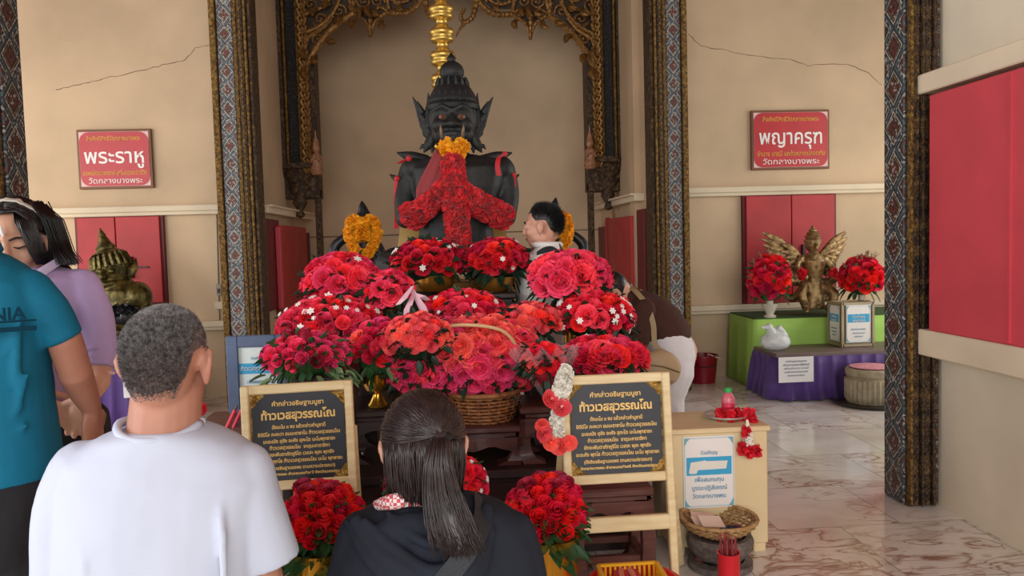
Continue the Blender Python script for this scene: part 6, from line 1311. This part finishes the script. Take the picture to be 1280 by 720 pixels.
# lettering and stripe across the upper back
bd = -.156; b = MB(); b.prism([(0, 0), (.155, .0), (.155, .010), (0, .011)], P(-60, 420, YT+bd), Vector((1, .22, .02)), ZA, .003); b.prism([(0, 0), (.155, .0), (.155, .004), (0, .004)], P(-60, 408, YT+bd), Vector((1, .22, .02)), ZA, .003); b.build('back_stripe', TEALD, tm)
text('NIA', .038, P(11, 400, YT+bd-.003), Vector((1, .22, .03)), ZA, TEALD, 'back_lettering', tm, bold=.0008)
BT = mat('black_trousers', (34, 34, 38), .85, bump=.12, bscale=16, var=.08)
b = MB(); b.loft(ringset([(585, -124, 66, .14), (640, -122, 55, .14), (700, -118, 48, .13)], YT)); 
for x in (-78, 4): T(b, [(x, 690, 0), (x, 850, .02), (x, 1030, 0)], [46, 36, 28], YT, 16, 1, 3)
solid(b, 'trousers', BT, tm, .008, 5, .012, .09)
for x in (-78, 4): b = MB(); f = th_(x, 1030); b.ell((f.x, YT+.05, .045), (.048, .13, .045), None, 18, 10); b.build('shoe', mat('dark_shoe', (40, 34, 32), .5), tm, smooth=True)
# ---------------------------------------------------------------- woman in the lavender blouse
YL = 2.38; lw = thing('person', (P(40, 600, YL).x, YL, 0), 'person in a lavender blouse with long black hair and a cream headband', 'person')
hl = P(20, 304, YL); HL = hmat(180-12, 14, 3); ls = .99; b = MB(); head(b, hl, HL, ls); T(b, [(34, 360, .02), (32, 335, .015), (26, 318, .012)], [27, 23, 23], YL, 18)
lh = lambda x, y, d=0: P(x, y, YL, d)
b.loft(ringset([(345, 0, 80, .05), (365, -40, 108, .08), (450, -38, 100, .09), (520, -42, 108, .1)], YL))
b.tube([lh(108, 372), lh(120, 430, -.01), lh(126, 462, -.02), P(122, 478, YL-.07), P(111, 497, YL-.12)], [.042, .038, .038, .033, .024], 16); hand(b, P(112, 494, YL-.12), (-.32, -.1, -1), (-.25, .9, -.1), -1, .92, .42)
b.tube([lh(-44, 372), lh(-58, 430, -.01), lh(-50, 470, -.03), P(20, 494, YL-.12), P(34, 500, YL-.14)], [.042, .038, .038, .028, .024], 14); hand(b, P(36, 501, YL-.14), (.9, -.1, -.5), (.2, .5, -.6), 1, .92, .4)
for x in (2, 92): T(b, [(x, 540, 0), (x, 860, .02), (x+2, 880, 0)], [30, 20, 16], YL, 12)
solid(b, 'body', SK4, lw, .004, 3); face_parts(lw, hl, HL, ls, (176, 92, 92), True)
b = MB(); q = lambda x, y, z: hl+HL @ Vector((x*ls, y*ls, z*ls)); b.tube([q(.002, .0945, .072), q(0, .099, .056), q(-.002, .099, .044)], [.0035, .006, .004], 8, .5, (0, 1, 0)); b.build('forehead_paste', WHITEF, lw, smooth=True)
HK = hair_mat('black_hair', (34, 30, 32), (20, 18, 20), .32); b = MB()
b.loft([[q((.082+.0*k)*math.sin(a)*w, -.012-.1*math.cos(a)*.98-(.0 if k else 0), z) for a in [-1.75+3.5*i/15 for i in range(16)]]+[q(.06*math.sin(a)*w, -.012-.07*math.cos(a), z) for a in [1.75-3.5*i/15 for i in range(16)]] for k, (w, z) in enumerate(((1.02, .05), (1.08, 0), (1.1, -.06), (1.12, -.12), (1.1, -.19), (1.0, -.26)))])
for N_ in (0,):
    rows = []; 
    for i in range(41):
        az = -PI+2*PI*i/40; a = abs(az); l = .78 if a < .5 else (.78-.85*(a-.5)/.7 if a < 1.2 else -.07); rows.append([hsurf(hl, HL, ls, hdir(az, l+(PI/2-l)*j/12), .010) for j in range(13)])
    b2 = MB(); b2.grid(lambda u, v: rows[int(round(u*40))][int(round(v*12))], 40, 12); cap = b2.build('hair_cap', HK, lw, smooth=True); md = cap.modifiers.new('t', 'SOLIDIFY'); md.thickness = .007; md.offset = -1
solid(b, 'hair_mass', HK, lw, .006, 3)
b = MB(); paths = []
for _ in range(620):
    k = rr.choice((-1, 1)); y0 = rr.uniform(-.5, .75); a = Vector((k*.04, y0, 1)).normalized(); end = Vector((k*1.0, rr.uniform(-.55, .22), -.12)).normalized(); p = []
    for j in range(7): d = a.lerp(end, j/6).normalized(); p.append(hsurf(hl, HL, ls, d, .013+.004*rr.random()))
    z = p[-1]; L = rr.uniform(.1, .22); p += [z+Vector((.006*rr.gauss(0, 1), .01, -L*.5)), z+Vector((.3*(z.x-hl.x)+.01*rr.gauss(0, 1), .03, -L))]; paths.append(p)
strands(b, paths, .0021, .001)
paths = []
for _ in range(260):   # lock falling past the cheek
    u = rr.uniform(0, 1); s0 = lh(30+18*u, 264+4*u, -.055); p = [s0, lh(42+14*u+rr.gauss(0, 1), 280, -.084+.03*u), lh(49+12*u+rr.gauss(0, 1.2), 297, -.085+.035*u), lh(56+8*u+rr.gauss(0, 1.5), 314, -.078+.035*u), lh(61+6*u+rr.gauss(0, 1.5), 330, -.06+.03*u)]; paths.append(p)
strands(b, paths, .0019, .0012); paths = []
for _ in range(420):   # length swept behind the shoulder
    u = rr.gauss(0, 2.2); dd = rr.gauss(0, .016); p = [lh(48+u*.5, 256+u, .01+dd), lh(61+u, 274, .02+dd), lh(69+u, 296, .02+dd), lh(77+u, 314, .01+dd), lh(90+u*2, 329+rr.uniform(-3, 2), -.02+dd)]; paths.append(p)
strands(b, paths, .002, .001); b.build('hair_strands', HK, lw, smooth=True)
b = MB(); b.ribbon([hsurf(hl, HL, ls, hdir(az, el), .018) for az, el in ((1.45, .2), (1.3, .7), (.9, 1.15), (0, 1.3), (-.9, 1.15), (-1.3, .7), (-1.5, .25), (-1.55, .0))], .028, HL @ Vector((0, 1, 0)), .005); b.build('headband', mat('cream_headband', (232, 226, 212), .6), lw, smooth='angle')
LAV = mat('lavender_knit', (184, 160, 206), .8, bump=.1, bscale=20, sheen=.1, var=.04); LAVP = mat('lavender_collar', (206, 192, 224), .7)
b = MB(); b.loft(ringset([(334, 2, 66, .055), (340, -16, 92, .07), (350, -38, 112, .09), (375, -48, 116, .1), (420, -46, 106, .11), (470, -46, 104, .115), (512, -48, 108, .12), (520, -48, 108, .12)], YL, 32, 2.5))
T(b, [(100, 360, 0), (116, 400, 0), (125, 436, -.005), (127, 458, -.02)], [25, 24, 21, 19], YL, 16, 1, 3, None, 'start'); T(b, [(-36, 360, 0), (-54, 400, 0), (-56, 440, -.01), (-50, 462, -.03)], [25, 24, 21, 19], YL, 16, 1, 3)
for y in (432, 442, 450): T(b, [(106, y+4, -.035), (126, y-1, -.062), (146, y+3, -.02)], [1.5, 3, 1.5], YL, 8, 1, 3)
T(b, [(88, 372, -.085), (92, 410, -.1), (90, 450, -.1)], [2, 4, 2], YL, 8, 1, 3)
solid(b, 'blouse', LAV, lw, .005, 6, .008, .1)
b = MB(); T(b, [(107, 463, -.03), (118, 459, -.075), (136, 461, -.07), (147, 464, -.03)], 2.6, YL, 8, 1, 3); b.build('cuff', mat('pale_pink_cuff', (226, 196, 200), .7), lw, smooth=True)
b = MB(); T(b, [(80, 326, -.03), (73, 335, -.065), (65, 345, -.09), (58, 356, -.105)], [5, 5.5, 5.5, 4], YL, 10, .35, 4); b.build('collar', LAVP, lw, smooth=True); b = MB(); T(b, [(-12, 328, -.03), (0, 338, -.075), (18, 350, -.1)], [5, 5.5, 4], YL, 10, .35, 4); b.build('collar', LAVP, lw, smooth=True)
b = MB(); b.loft(ringset([(500, -46, 112, .11), (520, -50, 132, .125), (560, -52, 137, .13), (610, -50, 134, .12)], YL))
for x in (0, 88): T(b, [(x, 600, 0), (x, 740, .02), (x, 880, 0)], [46, 36, 30], YL, 14, 1, 3)
solid(b, 'trousers', BT, lw, .008, 5, .008, .09)
for x in (0, 88): b = MB(); f = lh(x, 880); b.ell((f.x, YL-.06, .04), (.045, .12, .04), None, 16, 10); b.build('shoe', mat('dark_shoe', (40, 34, 32), .5), lw, smooth=True)
# ---------------------------------------------------------------- man behind the bouquets, facing the statue
YK = 4.5; km = thing('person', (P(682, 400, YK).x, YK, 0), 'person with short black hair in a white collared shirt behind the bouquets, face turned aside', 'person')
hk = P(678, 284, YK); HKm = hmat(-70, 4); b = MB(); head(b, hk, HKm, 1.03); T(b, [(684, 335, 0), (683, 315, 0), (680, 296, 0)], [15, 12.5, 12], YK, 14)
kh = lambda x, y, d=0: P(x, y, YK, d)
b.loft(ringset([(322, 664, 706, .1), (345, 655, 712, .18), (420, 652, 714, .18)], YK)); 
for x, d in ((678, -.2), (678, .2)): b.tube([kh(x, 338, d), kh(680, 392, d*1.05), kh(664, 372, d*.6)], [.045, .038, .028], 12); hand(b, kh(664, 372, d*.6), (-.4, -d, .9), (0, -d*5, 0), 1 if d > 0 else -1, .98, .25)
for d in (-.1, .1): b.tube([kh(684, 440, d), (km.location.x, YK+d, .5), (km.location.x, YK+d, .08)], [.08, .06, .045], 12)
solid(b, 'body', SK2, km, .006, 3); face_parts(km, hk, HKm, 1.03); crop_hair(km, hk, HKm, 1.03, hair_mat('short_black_hair', (30, 27, 28), (20, 18, 19), .5), 8000, .03, nape=-1.05, up=.35)
WSH = mat('white_shirt', (228, 226, 220), .8, bump=.1, bscale=14); b = MB(); b.loft(ringset([(308, 670, 700, .07), (316, 661, 706, .13), (328, 652, 713, .19), (345, 646, 718, .215), (400, 644, 720, .215), (452, 644, 720, .21)], YK, 30, 2.4))
for d in (-.2, .2): b.tube([kh(680, 338, d), kh(674, 388, d*1.1)], [.07, .06], 12)
solid(b, 'shirt', WSH, km, .008, 5, .008, .1)
b = MB(); pts = [kh(684+16*math.cos(t), 306, .0-.07*math.sin(t))+Vector((0, 0, .012*math.cos(t)*0)) for t in [2*PI*i/20 for i in range(21)]]; b.tube(pts, .018, 8, 1, None, False); b.build('collar', WSH, km, smooth=True)
b = MB(); b.ribbon([kh(x, y, d) for x, y, d in spline([(668, 318, -.12), (678, 312, -.135), (690, 313, -.13), (702, 330, -.19), (708, 380, -.22)], 4)], .035, (0, -.5, 1), .006); b.build('shoulder_strap', BLK2, km, smooth='angle')
b = MB(); b.loft([[Vector((km.location.x+rx*math.cos(2*PI*i/20), YK+ry*math.sin(2*PI*i/20), z)) for i in range(20)] for rx, ry, z in ((.13, .19, .98), (.13, .19, .86), (.12, .18, .78))])
for d in (-.09, .09): b.tube([(km.location.x, YK+d, .82), (km.location.x, YK+d, .45), (km.location.x, YK+d, .1)], [.1, .08, .065], 12)
solid(b, 'trousers', BT, km, .01, 4)
for d in (-.09, .09): b = MB(); b.ell((km.location.x-.05, YK+d, .045), (.13, .045, .045), None, 16, 10); b.build('shoe', mat('dark_shoe', (40, 34, 32), .5), km, smooth=True)
# ---------------------------------------------------------------- woman bending over at the right of the altar
YB = 4.62; bw = thing('person', (P(836, 500, YB).x, YB, 0), 'person in a brown top and white trousers bending forward beside the right-hand bouquets', 'person')
bh = lambda x, y, d=0: P(x, y, YB, d); hb = bh(768, 366, -.02); HB_ = Matrix.Rotation(math.radians(82), 3, 'Z') @ Matrix.Rotation(-math.radians(58), 3, 'X'); b = MB(); head(b, hb, HB_, .97); b.tube([hb+Vector((.02, 0, 0)), bh(790, 374)], [.05, .055], 12)
T(b, [(795, 380, 0), (825, 408, 0), (846, 440, 0)], [20, 26, 26], YB, 14)
for d in (-.17, .17): b.tube([bh(795, 384, d), bh(788, 424, d*1.05), bh(768, 452, d*.8)], [.045, .038, .026], 12); hand(b, bh(768, 452, d*.8), (-.8, 0, -.6), (0, -d*6, 0), 1 if d > 0 else -1, .92, .4)
for d in (-.09, .09): b.tube([bh(840, 450, d), (bw.location.x, YB+d, .45), (bw.location.x, YB+d, .07)], [.09, .06, .042], 12)
solid(b, 'body', SK4, bw, .006, 3); face_parts(bw, hb, HB_, .97)
b = MB(); qb = lambda x, y, z: hb+HB_ @ Vector((x, y, z)); b.ell(qb(0, -.018, .034), (.084, .1, .094), HB_, 22, 14); b.tube([qb(0, -.06, -.02), hb+Vector((.02, -.03, -.1)), hb+Vector((-.01, -.02, -.2))], [.06, .05, .02], 12, .6); solid(b, 'hair_mass', HK, bw, .006, 3)
b = MB(); paths = []
for _ in range(240):
    a = hdir(rr.choice((-1, 1))*rr.uniform(.9, 3.1), rr.uniform(-.2, 1.4)); s0 = hsurf(hb, HB_, .97, a, .012); paths.append([s0, s0+Vector((-.01, 0, -.03)), s0+Vector((-.02+rr.gauss(0, .01), rr.gauss(0, .01), -.08-.06*rr.random()))])
strands(b, paths, .002, .001); b.build('hair_strands', HK, bw, smooth=True)
BRN = mat('brown_knit', (74, 48, 40), .85, bump=.15, bscale=30, var=.08, spec=.2)
b = MB(); T(b, [(790, 378, 0), (804, 388, 0), (822, 402, 0), (834, 419, 0)], [20, 26, 30, 30], YB, 22, 1.15, 4, (0, 1, 0)); E(b, 796, 384, YB, 18, 18, .2); E(b, 787, 372, YB, 14, 13, .1)
for d in (-.19, .19): b.tube([bh(796, 384, d), bh(790, 420, d*1.05), bh(778, 440, d*.9)], [.064, .055, .046], 12)
for k in range(5): T(b, [(806+6*k, 388+6*k, -.15), (814+6*k, 380+7*k, -.1), (822+6*k, 380+8*k, -.02)], [1.5, 2.5, 1.5], YB, 8)
solid(b, 'top', BRN, bw, .007, 4, .008, .08)
WTR = mat('white_trousers', (226, 224, 226), .8, bump=.1, bscale=14); b = MB(); T(b, [(832, 424, 0), (839, 444, 0), (832, 472, 0)], [29, 31, 28], YB, 22, 1.25, 3, (0, 1, 0))
for d in (-.095, .095): b.tube([bh(838, 462, d), (bw.location.x-.02, YB+d, .46), (bw.location.x-.01, YB+d, .09)], [.115, .085, .07], 14)
solid(b, 'trousers', WTR, bw, .008, 5, .01, .1)
for d in (-.095, .095): b = MB(); b.ell((bw.location.x-.06, YB+d, .04), (.12, .045, .04), None, 16, 10); b.build('shoe', mat('dark_shoe', (40, 34, 32), .5), bw, smooth=True)
BG = mat('beige_bag', (178, 152, 116), .6, var=.08, bump=.08); c = bh(808, 449, -.33); bag = thing('shoulder_bag', (c.x, c.y, c.z-.1), 'beige shoulder bag hanging from the bending woman in brown', 'bag')
b = MB(); b.ell(c, (.115, .05, .1), Euler((0, .3, 0)), 22, 14); b.box(c+Vector((0, 0, -.03)), (.19, .085, .1), Euler((0, .3, 0)), bev=.03); solid(b, 'bag_body', BG, bag, .006, 5)
b = MB(); pts = [bh(x, y, d) for x, y, d in spline([(816, 432, -.31), (804, 424, -.28), (803, 400, -.255), (797, 378, -.22), (788, 362, -.12), (786, 358, .0)], 4)]; b.ribbon(pts, .03, (.9, -.2, .3), .006); b.build('strap', mat('beige_strap', (160, 138, 100), .6), bag, smooth='angle')
b = MB(); b.tube([c+Vector((-.09, -.045, .03)), c+Vector((0, -.056, .015)), c+Vector((.09, -.045, -.02))], .004, 6); b.build('zip', mat('dull_brass', (120, 100, 60), .4, .6), bag, smooth=True)
